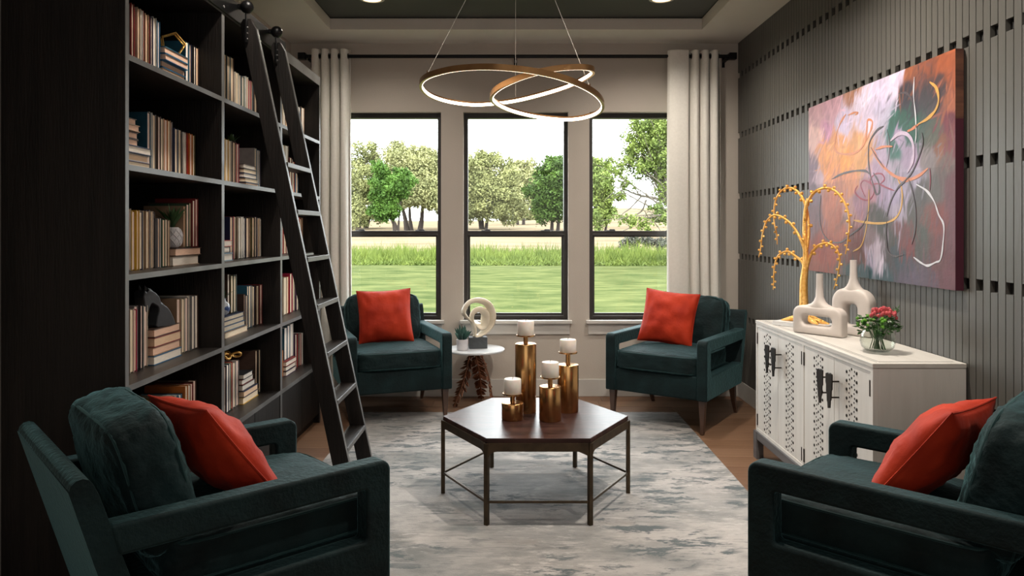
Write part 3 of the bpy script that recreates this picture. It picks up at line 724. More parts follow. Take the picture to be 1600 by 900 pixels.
for i, (c, lean, roll, yaw, lb) in enumerate(pil):
    ch = CH[i]
    mw = Matrix.Translation(ch.location) @ Matrix.Rotation(ch.rotation_euler.z, 4, 'Z')
    m = mw @ Matrix.Translation(c) @ Matrix.Rotation(math.radians(yaw), 4, 'Z') @ Matrix.Rotation(math.radians(-lean), 4, 'X') @ Matrix.Rotation(math.radians(roll), 4, 'Y') @ Matrix.Rotation(math.pi/2, 4, 'X')
    a = .212
    o = pillow_mb(a, .092, i*3).build('throw_pillow', M['red'], smooth=180); o.matrix_world = m
    tag(o, lb, 'pillow', 'rust-red throw pillows on the armchairs')
    P = []
    for k in range(64):
        q = 4*k/64; sde = int(q); f = (q-sde)*2-1
        u, v = ((f, -1), (1, f), (-f, 1), (-1, -f))[sde]; P.append((a*u*(1-.07*(1-v*v)), a*v*(1-.07*(1-u*u)), 0))
    MB().tube(P, .0035, 5, closed=True).build('seam', M['red'], o)

# ------------------------------------------------------------------ hexagonal coffee table
HT = thing('coffee_table', 'hexagonal walnut-topped coffee table on a bronze metal frame', 'coffee table', (.128, 4.035, .006))
def hexp(r, k): a = math.pi/3*k; return Vector((r*math.cos(a), r*math.sin(a), 0))
TZ = .419
MB().prism([tuple(hexp(.503, k))[:2] for k in range(6)], TZ-.024, TZ, 'z').build('tabletop', M['tabletop'], HT, bevel=.003, smooth=0)
MB().prism([tuple(hexp(.495, k))[:2] for k in range(6)], TZ-.036, TZ-.0245, 'z').build('spacer', M['tableframe'], HT, smooth=0)
for k in range(6):
    p, q = hexp(.512, k), hexp(.512, k+1); d = (q-p).normalized(); n_ = Vector((0, 0, 1)).cross(d); L = (q-p).length
    m = Matrix.Translation(p) @ Matrix(((d.x, n_.x, 0, 0), (d.y, n_.y, 0, 0), (0, 0, 1, 0), (0, 0, 0, 1)))
    z1 = TZ-.022; r = .045
    poly = [(0, z1), (L, z1), (L, z1-.04-r)]+[(L-.011-r+r*math.cos(a), z1-.04-r+r*math.sin(a)) for a in np.linspace(0, math.pi/2, 6)]+[(.011+r-r*math.cos(a), z1-.04-r+r*math.sin(a)) for a in np.linspace(math.pi/2, 0, 6)]+[(0, z1-.04-r)]
    MB().prism(poly, 0, .008, 'y', m).build('apron', M['tableframe'], HT, smooth=0)
    MB().box(.012, L-.012, .002, .014, .106, .118, m).build('stretcher', M['tableframe'], HT, bevel=.001, smooth=0)
    c = hexp(.502, k); a = math.pi/3*k
    MB().box(-.010, .011, -.011, .011, 0, z1, Matrix.Translation(c) @ Matrix.Rotation(a, 4, 'Z')).build('leg', M['tableframe'], HT, bevel=.002, smooth=0)
ttop = TZ+.006+.0005
for (x, y, hc, hp, hk, lb) in ((.076, 4.125, .380, .424, .505, 'tallest brass candle holder'), (.312, 4.135, .262, .328, .400, 'second-tallest brass candle holder, right of the tallest'),
                          (.203, 3.945, .181, .228, .308, 'third-tallest brass candle holder, nearest the table front'), (.003, 3.965, .089, .135, .215, 'shortest squat brass candle holder, at the left of its group')):
    t = thing('candle_holder', lb+' on the coffee table', 'candle holder', (x, y, ttop), 0, 'brass candle holders on the coffee table')
    MB().lathe([(.056, 0), (.0585, .003), (.0585, hc-.004), (.057, hc-.001), (.055, hc)], 40).build('cylinder', M['brass'], t)
    MB().lathe([(.013, hc), (.013, hp-.004)], 20).build('stem', M['brass'], t)
    MB().lathe([(.050, hp-.004), (.052, hp-.003), (.052, hp+.004), (.050, hp+.004), (.049, hp)], 32).build('plate', M['brass'], t)
    c = thing('pillar_candle', 'white pillar candle on the '+lb.split(',')[0].replace(' brass candle holder', '')+' brass holder', 'candle', (x, y, ttop+hp+.0005), 0, 'white pillar candles on the coffee table')
    h = hk-hp
    MB().lathe([(.044, 0), (.046, .003), (.046, h-.004), (.043, h), (.020, h-.002), (.004, h-.003)], 32).build('wax', M['wax'], c)
    MB().tube([(0, 0, h-.004), (.001, 0, h+.006), (.003, 0, h+.012)], .0012, 6).build('wick', M['wick'], c)

# ------------------------------------------------------------------ side table with fern-leaf legs
sx, sy, sz = -.305, 6.115, .458
t = thing('side_table', 'round white marble side table on copper fern-leaf legs by the left armchair', 'side table', (sx, sy, 0))
MB().lathe([(.235, sz-.020), (.243, sz-.016), (.245, sz-.006), (.240, sz)], 56).build('tabletop', M['marble'], t)
def frond(foot, top, w0, seed, npair=19):
    R = random.Random(seed); top = Vector(top); foot = Vector(foot); mid = (top+foot)/2+Vector((0, 0, 0))+(foot-top).cross(Vector((0, 1, 0))).normalized()*.015
    P = catmull([top, mid, foot], 14); fr = MB().tube(P, [.007]*len(P), 7).build('leg', M['copper'], t)
    mb = MB(); d0 = (foot-top).normalized(); N_ = len(P)
    out_ = Vector((-(foot-top).y, (foot-top).x, 0)); side = d0.cross(Vector((foot.x, foot.y, 0)).normalized()) if Vector((foot.x, foot.y, 0)).length > 1e-4 else Vector((1, 0, 0)); side.normalize()
    nrm = d0.cross(side).normalized()
    for k in range(npair):
        f = .10+.88*k/npair; c = P[int(f*(N_-1))]; L = w0*(math.sin(math.pi*(.12+.83*f)))**.7
        for s in (-1, 1):
            dr = (side*s*.86+d0*.55+nrm*R.uniform(-.25, .25)).normalized(); ww = .0135
            a = c; b = c+dr*L*.55; e = c+dr*L; wv = dr.cross(nrm).normalized()*ww
            th = nrm*.0016
            vs = [a-wv*.4, a+wv*.4, b+wv+nrm*.006, e, b-wv+nrm*.006]
            mb.add([q+th for q in vs]+[q-th for q in vs], [(0, 1, 2, 3, 4), (9, 8, 7, 6, 5)]+[(k2, (k2+1) % 5, 5+(k2+1) % 5, 5+k2) for k2 in range(5)])
    tag(mb.build('leaflets', M['copper'], fr, smooth=0), kind='stuff')
frond((-.165, -.115, 0), (-.035, -.02, sz-.021), .088, 1)
frond((.045, .165, 0), (-.005, .04, sz-.021), .078, 2)
frond((.150, -.02, 0), (.045, -.01, sz-.021), .060, 3)
MB().lathe([(.085, sz-.024), (.085, sz-.0205)], 24).build('mount_plate', M['copper'], t)
# loop sculpture
t = thing('loop_sculpture', 'ivory twisted loop sculpture on a dark slate block, on the marble side table', 'sculpture', (-.283, 6.14, sz+.0005), math.radians(8))
bx(-.075, .075, -.05, .05, 0, .092).build('block', M['slate'], t, bevel=.002, smooth=0)
def ribbon(P, ws, th, up0=(0, 1, 0), twist=0):
    mb = MB(); N_ = len(P); vs = []; fs = []; 
    for i, p in enumerate(P):
        tv = (P[(i+1) % N_]-P[i-1]).normalized(); u = Vector(up0); u = (u-tv*u.dot(tv)).normalized(); v = tv.cross(u)
        a = twist*2*math.pi*i/N_; u2 = u*math.cos(a)+v*math.sin(a); v2 = tv.cross(u2)
        for k in range(10):
            b = 2*math.pi*k/10; vs.append(p+u2*math.cos(b)*ws[i]+v2*math.sin(b)*th)
    for i in range(N_):
        j = (i+1) % N_
        for k in range(10): fs.append((i*10+k, i*10+(k+1) % 10, j*10+(k+1) % 10, j*10+k))
    return mb.add(vs, fs)
ctl = [(-.02, 0, .095), (.045, .01, .125), (.105, .012, .20), (.112, .0, .29), (.075, -.01, .365), (.0, -.015, .395), (-.075, -.01, .375), (-.118, 0, .30), (-.085, .012, .245), (-.02, .018, .205), (.03, .012, .175),
       (.058, .0, .215), (.060, -.015, .28), (.018, -.022, .318), (-.035, -.02, .30), (-.052, -.012, .24), (-.028, -.005, .16)]
P_ = catmull(ctl, 7, True); n_ = len(P_)
ws = [.036+.014*math.sin(4*math.pi*i/n_+.6) for i in range(n_)]
ribbon(P_, ws, .012, twist=1).build('loop', M['bone'], t, smooth=180)
MB().ball((0, 0, .098), .038, 14, 1.2, .8, .35).build('foot', M['bone'], t)
# succulent
t = thing('succulent_pot', 'spiky blue-green succulent in a small white pot on the marble side table', 'plant', (-.405, 6.03, sz+.0005))
MB().lathe([(.040, 0), (.045, .003), (.047, .086), (.044, .088), (.042, .080), (.002, .078)], 28).build('pot', M['pot'], t)
def fleshy(parent, n, h, m, seed, z0, w_=.016):
    R = random.Random(seed)
    for k in range(n):
        a = k*2.4+R.uniform(-.2, .2); tilt = .12+.75*(k/n); L = h*R.uniform(.75, 1)*(1-.25*k/n); d = Vector((math.cos(a), math.sin(a), 0))
        P = [Vector((0, 0, z0))+d*(.006+tilt*L*f)+Vector((0, 0, L*f*(1-.35*tilt*f))) for f in (0, .25, .5, .75, 1)]
        MB().tube(P, [w_*.5, w_*.95, w_, w_*.6, .0006], 8, flat=.35).build('leaf', m, parent, smooth=60)
fleshy(t, 16, .145, M['leafblue'], 5, .075)

# ------------------------------------------------------------------ sideboard
SX, SXB, SYN, SYF, SZ0, SZ1 = 1.541, 1.940, 3.17, 4.69, .172, .866
sb = thing('sideboard', 'whitewashed sideboard with studded doors on a grey base under the painting', 'sideboard', (0, 0, 0))
mb = MB(); mb.box(SX+.022, SXB, SYN, SYN+.022, SZ0, SZ1-.020).box(SX+.022, SXB, SYF-.022, SYF, SZ0, SZ1-.020).box(SX+.022, SXB, SYN+.022, SYF-.022, SZ0, SZ0+.022).box(SXB-.01, SXB, SYN+.022, SYF-.022, SZ0+.022, SZ1-.02)
ym = 3.935
mb.box(SX+.022, SXB-.01, ym-.011, ym+.011, SZ0+.022, SZ1-.02)
mb.build('carcass', M['whitewash'], sb, bevel=.0015, smooth=0)
mb = MB(); mb.box(SX, SX+.022, SYN, SYN+.022, SZ0, SZ1-.02).box(SX, SX+.022, SYF-.022, SYF, SZ0, SZ1-.02).box(SX, SX+.022, SYN+.022, SYF-.022, SZ0, SZ0+.02).box(SX, SX+.022, SYN+.022, SYF-.022, SZ1-.04, SZ1-.02).box(SX, SX+.022, ym-.011, ym+.011, SZ0+.02, SZ1-.04)
mb.build('face_frame', M['whitewash'], sb, bevel=.001, smooth=0)
mb = MB(); mb.box(SX-.002, SXB, SYN-.003, SYF+.003, SZ1-.02, SZ1); mb.build('top_panel', M['whitewash_top'], sb, bevel=.002, smooth=0)
for xa in (SX+.03, SX+.045): 
    bx(xa, xa+.002, SYN+.03, SYF-.03, SZ1, SZ1+.0006).build('inlay_line', M['slate'], sb, smooth=0)
for ya in (SYN+.03, SYN+.045): bx(SX+.047, SXB-.03, ya, ya+.002, SZ1, SZ1+.0006).build('inlay_line', M['slate'], sb, smooth=0)
dw = (SYF-.022-ym-.011)/2
doors = [(SYF-.022-dw, SYF-.022), (ym+.011, ym+.011+dw)]; dw2 = (ym-.011-SYN-.022)/2
doors += [(ym-.011-dw2, ym-.011), (SYN+.022, SYN+.022+dw2)]
rs = random.Random(5)
for k, (a, b) in enumerate(doors):
    z0, z1 = SZ0+.022, SZ1-.042
    d = bx(SX+.003, SX+.020, a+.0015, b-.0015, z0, z1).build('door', M['whitewash'], sb, bevel=.0012, smooth=0)
    c = (a+b)/2; mb = MB(); zz = z0+.022; j = 0
    while zz < z1-.012:
        for off, rr, dz in ((.050, .0085, 0), (.026, .0050, -.012), (.020, .0055, .010), (.0, .0066, .020), (-.024, .0050, -.006), (-.030, .0055, .014), (-.050, .0088, .010)):
            z_ = zz+dz
            if z_ < z1-.008: mb.ball((SX+.003, c+off, z_), rr, 8, .45, 1, 1)
        zz += .0405
    tag(mb.build('stud_strip', M['stud'], d), kind='stuff')
    hy = a+.052 if k % 2 == 0 else b-.052            # handle by the meeting edge
    zc = .680; poly = [(-.036, .080), (-.010, .084), (-.008, .078), (.012, .081), (.036, .074), (.038, .035), (.030, .02), (.031, -.01), (.024, -.02), (.022, -.055), (.016, -.06), (.012, -.088), (-.012, -.082), (-.016, -.05), (-.024, -.04), (-.026, .0), (-.034, .01)]
    h = MB().prism([(hy+p, zc+q) for p, q in poly], SX-.046, SX-.041, 'x').build('handle', M['stud'], d, bevel=.0012, smooth=0)
    for q in (.04, -.035): MB().tube([(SX+.003, hy, zc+q), (SX-.042, hy, zc+q)], .004, 8).build('post', M['stud'], h)
    hg = b-.004 if k % 2 == 0 else a+.004
    for z_ in (.755, .245): bx(SX-.002, SX+.003, hg-.004, hg+.004, z_-.035, z_+.035).build('hinge', M['stud'], d, smooth=0)
mb = MB(); g = .012
for xa in (SX-g, SXB-.045+0):
    for ya in (SYN-g, SYF-.055+g): mb.box(xa, xa+.045, ya, ya+.055, 0, SZ0-.001)
for xa in (SX-g, SXB-.045): mb.box(xa+.004, xa+.041, SYN+.043, SYF-.043, .125, SZ0-.001)
for ya in (SYN-g+.006, SYF-.05+g): mb.box(SX+.033, SXB-.045, ya, ya+.043, .125, SZ0-.001)
mb.build('base_frame', M['greybase'], sb, smooth=0)
TOP = SZ1+.0012
# gold drooping tree on a white slab
GO = Vector((1.72, 4.36, TOP)); gd = Vector((.61, -.79, 0)); gn = Vector((.79, .61, 0))
t = thing('gold_tree_sculpture', 'gold drooping-branch tree sculpture standing on a white slab, on the sideboard', 'sculpture', GO)
def gp(px, py, off=0):
    s = ((px-800)*GO.y-GO.x*FPX)/(gd.x*FPX-gd.y*(px-800)); Y = GO.y+gd.y*s
    return Vector((gd.x*s+gn.x*off, gd.y*s+gn.y*off, EYE+(358-py)*Y/FPX-TOP))
a0 = math.atan2(gd.y, gd.x)
MB().box(-.165, .165, -.075, .075, 0, .026, Matrix.Rotation(a0, 4, 'Z')).build('slab', M['marble'], t, bevel=.002, smooth=0)
P_ = catmull([gp(1257, 495), gp(1256, 470), gp(1256, 440), gp(1258, 420), gp(1259, 395), gp(1257, 360), gp(1258, 330), gp(1262, 310)], 6)
P_[0].z = .024
trk = MB().tube(P_, list(np.interp(np.linspace(0, 1, len(P_)), [0, .12, .3, .5, .8, 1], [.040, .025, .022, .017, .010, .008])), 12).build('trunk', M['gold'], t, smooth=180)
for a in range(6):
    b = a*1.05+.3; d = Vector((math.cos(b), math.sin(b), 0)); d = gd*d.x*1.9+gn*d.y*.9
    MB().tube([Vector((0, 0, .062)), d*.030+Vector((0, 0, .048)), d*.058+Vector((0, 0, .034)), d*.078+Vector((0, 0, .028))], [.024, .018, .012, .003], 8).build('root', M['gold'], t)
brs = [
 ([(1259, 400), (1262, 365), (1258, 330), (1248, 307), (1234, 294), (1218, 297), (1207, 315), (1205, 345), (1209, 365), (1210, 382)], .03),
 ([(1258, 345), (1262, 320), (1275, 300), (1295, 294), (1313, 303), (1326, 325), (1330, 350), (1327, 380), (1324, 397)], -.02),
 ([(1259, 410), (1257, 385), (1245, 358), (1232, 343), (1216, 336), (1203, 345), (1196, 365), (1193, 388), (1190, 402)], -.03),
 ([(1256, 435), (1254, 412), (1240, 400), (1227, 393), (1213, 400), (1207, 418), (1206, 440), (1205, 453)], .02),
 ([(1259, 425), (1266, 400), (1277, 385), (1292, 380), (1306, 388), (1312, 405), (1309, 430), (1303, 452)], .0)]
for bi, (pp, off) in enumerate(brs):
    P_ = catmull([gp(x, y, off*min(1, i/3)) for i, (x, y) in enumerate(pp)], 6); N_ = len(P_)
    br = MB().tube(P_, list(np.linspace(.0105, .0026, N_)), 8).build('branch', M['gold'], t, smooth=180)
    q = 8; k = 0; mb = MB()
    while q < N_-2:
        f = q/N_; s = 1 if k % 2 else -1; tv = (P_[q+1]-P_[q-1]).normalized(); sd = tv.cross(gn)*s; r = .0125*(1-.5*f)
        c = P_[q]+sd*(r+.003); mb.tube([P_[q], c], .0018, 5); mb.ball(c, r, 8, 1, 1, 1); q += 2 if f > .3 else 3; k += 1
    tag(mb.build('buds', M['gold'], br), kind='stuff')
# ceramic vases with an opening
def slab_vase(name, label, loc, rz, outer, holes, th, neck, m):
    t = thing(name, label, 'vase', loc, rz)
    bm = bmesh.new()
    # solid built as rounded ring: bridge outer and hole loops, both faces
    n = 48
    def rr(w, z0, z1, r, top_r=None):
        tr = top_r or r; pts = []
        segs = [(w-tr, z1-tr, tr, 0), (-w+tr, z1-tr, tr, 90), (-w+r, z0+r, r, 180), (w-r, z0+r, r, 270)]
        for cx, cz, q, a in segs:
            for k in range(12): b = math.radians(a+90*k/11); pts.append((cx+q*math.cos(b), cz+q*math.sin(b)))
        return pts
    O = rr(*outer); H = rr(*holes); N_ = len(O)
    prof = []   # cross-section from hole rim to outer rim, rounded
    K = 9; vs = []; fs = []; rings = []
    for j in range(2*K):
        a = math.pi*(j/K)                        # 0..2pi round the section
        f = .5-.5*math.cos(a) if True else 0
        ca, sa = math.cos(a), math.sin(a)
        ca = math.copysign(abs(ca)**.45, ca); sa = math.copysign(abs(sa)**.45, sa)
        f = .5-.5*ca; y = th*sa
        rings.append([(H[i][0]*(1-f)+O[i][0]*f, y, H[i][1]*(1-f)+O[i][1]*f) for i in range(N_)])
    for r in rings: vs += r
    for j in range(2*K):
        j2 = (j+1) % (2*K)
        for i in range(N_): fs.append((j*N_+i, j*N_+(i+1) % N_, j2*N_+(i+1) % N_, j2*N_+i))
    MB().add(vs, fs).build('body', m, t, smooth=60)
    nk = MB().lathe([(r, z) for r, z in neck], 28, cap=False)
    nk.v = [(x, y*min(1, (th-.004)/max(1e-6, max(math.hypot(x, y), .001))) if math.hypot(x, y) > th-.004 else y, z) for x, y, z in nk.v]
    nk.build('neck', m, t, smooth=60)
    return t
rzv = math.atan2(-.824, .566)
slab_vase('bottle_vase', 'shorter white ceramic vase with a wide oval opening, at the sideboard front', (1.672, 4.035, TOP), rzv,
          (.147, 0, .152, .006, .045), (.088, .048, .100, .0255, .0255), .036, [(.118, .138), (.105, .150), (.075, .157), (.048, .166), (.030, .182), (.021, .205), (.0185, .26), (.0175, .330), (.0125, .330), (.0125, .2)], M['plaster'])
slab_vase('bottle_vase', 'taller white ceramic vase with an arched opening, behind the shorter vase', (1.850, 4.02, TOP), math.radians(-62),
          (.118, 0, .250, .006, .075), (.042, .055, .168, .012, .028), .036, [(.075, .236), (.058, .250), (.040, .262), (.028, .280), (.021, .305), (.019, .34), (.018, .405), (.013, .405), (.013, .3)], M['plaster'])
# glass bowl of berries
t = thing('flower_bowl', 'round glass bowl of coral berries and green leaves at the near end of the sideboard', 'flower bowl', (1.709, 3.47, TOP))
MB().lathe([(.030, 0), (.050, .004), (.070, .022), (.077, .050), (.074, .080), (.064, .105), (.062, .106), (.072, .080), (.075, .050), (.068, .024), (.048, .007), (.001, .006)], 36).build('bowl', M['bowlglass'], t)
mb = MB(); R = random.Random(4)
for k in range(22):
    a = R.uniform(0, 6.28); r0 = R.uniform(0, .035); b = a+R.uniform(-1, 1); r1 = R.uniform(.01, .06)
    mb.tube([(r0*math.cos(a), r0*math.sin(a), .012), (r0*.6*math.cos(b), r0*.6*math.sin(b), .06), (r1*math.cos(b), r1*math.sin(b), .13)], .0020, 5)
mb.build('stems', M['leafdk'], t)
mb = MB()
for k in range(150):
    a = R.uniform(0, 6.28); e = R.uniform(-.5, .9); r = R.uniform(.035, .085); c = Vector((r*math.cos(a)*.95, r*math.sin(a)*.95, .118+e*.045)); L = R.uniform(.02, .038)
    d = Vector((math.cos(a), math.sin(a), R.uniform(-.6, .7))).normalized(); s_ = d.cross(Vector((0, 0, 1))).normalized()*L*.36; up = s_.cross(d).normalized()*.004
    mb.add([c, c+d*L*.5+s_+up, c+d*L, c+d*L*.5-s_+up, c+d*L*.5-up], [(0, 1, 4), (1, 2, 4), (2, 3, 4), (3, 0, 4)])
mb.build('leaves', M['leafdk'], t, smooth=0)
for k in range(24):
    a = R.uniform(2.3, 5.2); r = R.uniform(.03, .085)
    MB().ball((r*math.cos(a)-.012, r*math.sin(a), .140+R.uniform(-.02, .028)), .0085, 8).build('green_bud', M['bud'], t)
for k in range(52):
    a = R.uniform(0, 6.28); r = .060*math.sqrt(R.random()); z = .198-7.0*r*r+R.uniform(-.016, .014)
    MB().ball((.022+r*math.cos(a), r*math.sin(a)-.01, z), .0078, 8, 1, 1, 1.25).build('berry', M['berry'], t)
for k, (dx, dy, dz) in enumerate(((.10, .0, .115), (.085, -.02, .10), (.115, .02, .085))):
    P_ = [Vector((.02, 0, .13)), Vector((.02+dx*.5, dy*.5, .13+dz*.45)), Vector((.02+dx*.8, dy, .13+dz*.7))]
    mb = MB().tube(P_, [.003, .004, .002], 6)
    for q in range(10):
        c = P_[0].lerp(P_[2], .3+.07*q); d = Vector((R.uniform(-1, 1), R.uniform(-1, 1), 1)).normalized(); mb.tube([c, c+d*.018], [.0025, .0006], 5)
    mb.build('sprig', M['leafdk'], t)

# ------------------------------------------------------------------ painting
PX, PY0, PY1, PZ0, PZ1 = 1.905, 3.19, 4.767, 1.176, 2.216     # front plane x, near y, far y
pt = thing('canvas_painting', 'large abstract canvas of looping strokes hanging on the dark slat wall', 'painting', (0, 0, 0))
def puv(px, py):
    Y = PX*FPX/(px-800); return Y, EYE+(358-py)*Y/FPX
anch = [ # px, py, colour
 (1275, 180, (.52, .40, .44)), (1300, 175, (.55, .42, .48)), (1275, 215, (.62, .50, .50)), (1292, 205, (.55, .38, .50)), (1320, 190, (.60, .57, .70)), (1345, 160, (.62, .60, .70)), (1370, 145, (.60, .58, .70)), (1395, 130, (.60, .58, .68)), (1402, 118, (.58, .55, .66)), (1350, 185, (.60, .57, .68)),
 (1380, 165, (.55, .54, .66)), (1335, 150, (.42, .28, .22)), (1420, 115, (.36, .20, .14)), (1450, 105, (.30, .16, .12)), (1480, 95, (.40, .20, .13)), (1495, 120, (.42, .21, .14)), (1490, 160, (.40, .22, .16)), (1440, 130, (.20, .13, .13)), (1425, 160, (.10, .09, .12)), (1450, 160, (.12, .11, .13)), (1472, 140, (.13, .10, .12)), (1415, 150, (.08, .07, .10)),
 (1395, 195, (.03, .18, .15)), (1415, 185, (.025, .17, .14)), (1425, 198, (.025, .17, .14)), (1385, 185, (.5, .5, .6)), (1440, 195, (.12, .16, .15)), (1455, 210, (.16, .17, .15)), (1470, 230, (.30, .17, .12)), (1480, 260, (.24, .20, .20)),
 (1485, 190, (.22, .07, .11)), (1495, 220, (.26, .10, .14)), (1495, 280, (.25, .11, .15)), (1495, 340, (.24, .11, .15)), (1490, 400, (.24, .11, .15)), (1480, 440, (.26, .13, .17)), (1450, 435, (.20, .16, .22)), (1425, 430, (.20, .17, .24)),
 (1285, 235, (.66, .42, .26)), (1310, 225, (.64, .42, .27)), (1340, 230, (.60, .42, .28)), (1290, 260, (.62, .38, .20)), (1320, 255, (.64, .40, .18)), (1345, 250, (.55, .38, .22)), (1270, 260, (.26, .20, .26)), (1272, 300, (.26, .20, .26)), (1280, 275, (.50, .42, .48)), (1272, 340, (.25, .16, .19)),
 (1375, 245, (.46, .42, .52)), (1370, 275, (.45, .38, .48)), (1400, 235, (.08, .20, .18)), (1410, 215, (.45, .40, .52)), (1400, 265, (.40, .38, .46)), (1425, 245, (.40, .36, .46)), (1445, 250, (.30, .28, .30)), (1430, 280, (.45, .44, .54)), (1360, 300, (.48, .34, .40)), (1330, 280, (.58, .36, .26)), (1310, 290, (.50, .30, .24)),
 (1300, 320, (.48, .24, .17)), (1310, 350, (.44, .20, .13)), (1330, 330, (.50, .38, .40)), (1345, 315, (.42, .32, .40)), (1380, 310, (.44, .40, .52)), (1400, 300, (.46, .44, .56)), (1405, 325, (.50, .48, .58)), (1375, 345, (.13, .13, .13)), (1365, 340, (.15, .14, .14)),
 (1285, 390, (.34, .11, .08)), (1275, 415, (.38, .16, .12)), (1300, 400, (.38, .14, .10)), (1320, 400, (.24, .08, .06)), (1340, 380, (.24, .06, .06)), (1315, 420, (.20, .16, .16)), (1330, 425, (.03, .14, .16)), (1350, 425, (.03, .15, .18)), (1345, 400, (.20, .09, .08)), (1380, 432, (.05, .14, .17)),
 (1365, 390, (.55, .52, .60)), (1372, 415, (.56, .54, .62)), (1356, 400, (.48, .46, .56)), (1360, 370, (.30, .24, .27)), (1395, 380, (.10, .10, .10)), (1390, 400, (.13, .10, .12)), (1410, 360, (.25, .10, .11)), (1400, 395, (.08, .12, .16)),
 (1425, 330, (.15, .14, .14)), (1440, 370, (.14, .15, .14)), (1450, 345, (.28, .15, .14)), (1462, 345, (.30, .11, .11)), (1440, 395, (.16, .15, .15)), (1430, 390, (.30, .08, .09)), (1420, 410, (.15, .13, .18)), (1455, 300, (.20, .19, .19)), (1460, 410, (.25, .14, .16)), (1440, 310, (.15, .14, .15)), (1470, 390, (.24, .12, .14))]
AU = np.array([puv(a[0], a[1]) for a in anch]); AC = np.array([a[2] for a in anch])
nx, nz = 330, 216
me = bpy.data.meshes.new('canvas'); vs = []; cols = []
for i in range(nx+1):
    for j in range(nz+1):
        y = PY1+(PY0-PY1)*i/nx; z = PZ0+(PZ1-PZ0)*j/nz
        n1 = noise.noise(Vector((y*4, z*4, 1))); n2 = noise.noise(Vector((y*4+9, z*4, 4))); n3 = noise.noise(Vector((y*22, z*14, 2))); n4 = noise.noise(Vector((y*60, z*22, 7)))*.6+noise.noise(Vector((y*24+z*40, z*14-y*20, 3)))*.5*(1 if z > 1.8 and y > 3.7 else .3)
        n5 = noise.noise(Vector((y*9, z*9, 5))); st = max(0, min(1, .5+n1*2)); yy = y+n1*.03+n5*.035+n3*.014*st; zz = z+n2*.03+n5*.02+n3*.010*st
        d = ((AU[:, 0]-yy)**2*.8+(AU[:, 1]-zz)**2)+1e-6; w_ = d**-3.2; c = (w_[:, None]*AC).sum(0)/w_.sum()
        c = c**1.7*(1.25 if z > 1.72 else 1.0); c = np.maximum(.004, c.mean()+(c-c.mean())*1.15); c = np.clip(c*(1+.26*n4+.22*n3+.20*n5)*np.array([1.0, .92, .88]), .006, .8)
        vs.append((PX-.0, y, z)); cols.append((*c, 1))
CG = np.array([c[:3] for c in cols]).reshape(nx+1, nz+1, 3); YG = np.linspace(0, PY1-PY0, nx+1)[:, None]; ZG = np.linspace(0, PZ1-PZ0, nz+1)[None, :]
rp = np.random.default_rng(21)
for k in range(1500):
    cy_, cz_ = rp.uniform(0, PY1-PY0), rp.uniform(0, PZ1-PZ0); a = rp.normal(.9, .5) if cz_ > .55 else rp.normal(1.45, .25); L = rp.uniform(.02, .075); w_ = rp.uniform(.003, .011)
    i_, j_ = int(cy_/(PY1-PY0)*nx), int(cz_/(PZ1-PZ0)*nz); i2 = min(nx, max(0, i_+int(rp.normal(0, 9)))); j2 = min(nz, max(0, j_+int(rp.normal(0, 8))))
    i0_, i1_ = max(0, i_-18), min(nx+1, i_+19); j0_, j1_ = max(0, j_-18), min(nz+1, j_+19)
    dy, dz = YG[i0_:i1_]-cy_, ZG[:, j0_:j1_]-cz_; u_ = dy*math.cos(a)+dz*math.sin(a); v_ = -dy*math.sin(a)+dz*math.cos(a)
    al = (np.clip(1.3-((u_/L)**2+(v_/w_)**2), 0, 1)*rp.uniform(.35, .9))[..., None]; tc_ = CG[i2, j2]*rp.uniform(.75, 1.35)
    CG[i0_:i1_, j0_:j1_] = CG[i0_:i1_, j0_:j1_]*(1-al)+tc_*al
cols = [(*c, 1) for c in np.clip(CG.reshape(-1, 3), .005, .85)]
fs = [(i*(nz+1)+j, i*(nz+1)+j+1, (i+1)*(nz+1)+j+1, (i+1)*(nz+1)+j) for i in range(nx) for j in range(nz)]
me.from_pydata(vs, [], fs); ca = me.color_attributes.new('paint', 'FLOAT_COLOR', 'POINT'); ca.data.foreach_set('color', np.array(cols, dtype=np.float32).reshape(-1))
pm = bpy.data.materials.new('acrylic_paint'); pm.use_nodes = True; n = pm.node_tree.nodes; b = n['Principled BSDF']; b.inputs['Roughness'].default_value = .5
at = n.new('ShaderNodeVertexColor'); at.layer_name = 'paint'; pm.node_tree.links.new(at.outputs[0], b.inputs['Base Color'])
nb = n.new('ShaderNodeTexNoise'); nb.inputs['Scale'].default_value = 45; bp = n.new('ShaderNodeBump'); bp.inputs['Strength'].default_value = .2; bp.inputs['Distance'].default_value = .004
pm.node_tree.links.new(nb.outputs[0], bp.inputs['Height']); pm.node_tree.links.new(bp.outputs[0], b.inputs['Normal'])
me.materials.append(pm); o = bpy.data.objects.new('painted_face', me); C.objects.link(o); o.parent = pt
edge_top = mat('canvas_edge_brown', (.20, .085, .05), .6, col2=(.10, .04, .03), scale=6, stretch=(1, 1, 6)); edge_low = mat('canvas_edge_plum', (.085, .012, .03), .6, scale=5)
bx(PX+.0008, PX+.036, PY0, PY1, PZ0+.74, PZ1).build('canvas_edge', edge_top, pt, smooth=0)
bx(PX+.0008, PX+.036, PY0, PY1, PZ0, PZ0+.7399).build('canvas_edge', edge_low, pt, smooth=0)
smat = {k: mat('stroke_'+k, v, .45, scale=25, bump=.2) for k, v in {'orange': (.60, .22, .10), 'ochre': (.55, .30, .06), 'dark': (.06, .045, .055), 'white': (.60, .60, .66), 'crimson': (.26, .03, .07), 'lavender': (.48, .38, .52), 'coral': (.55, .19, .09)}.items()}
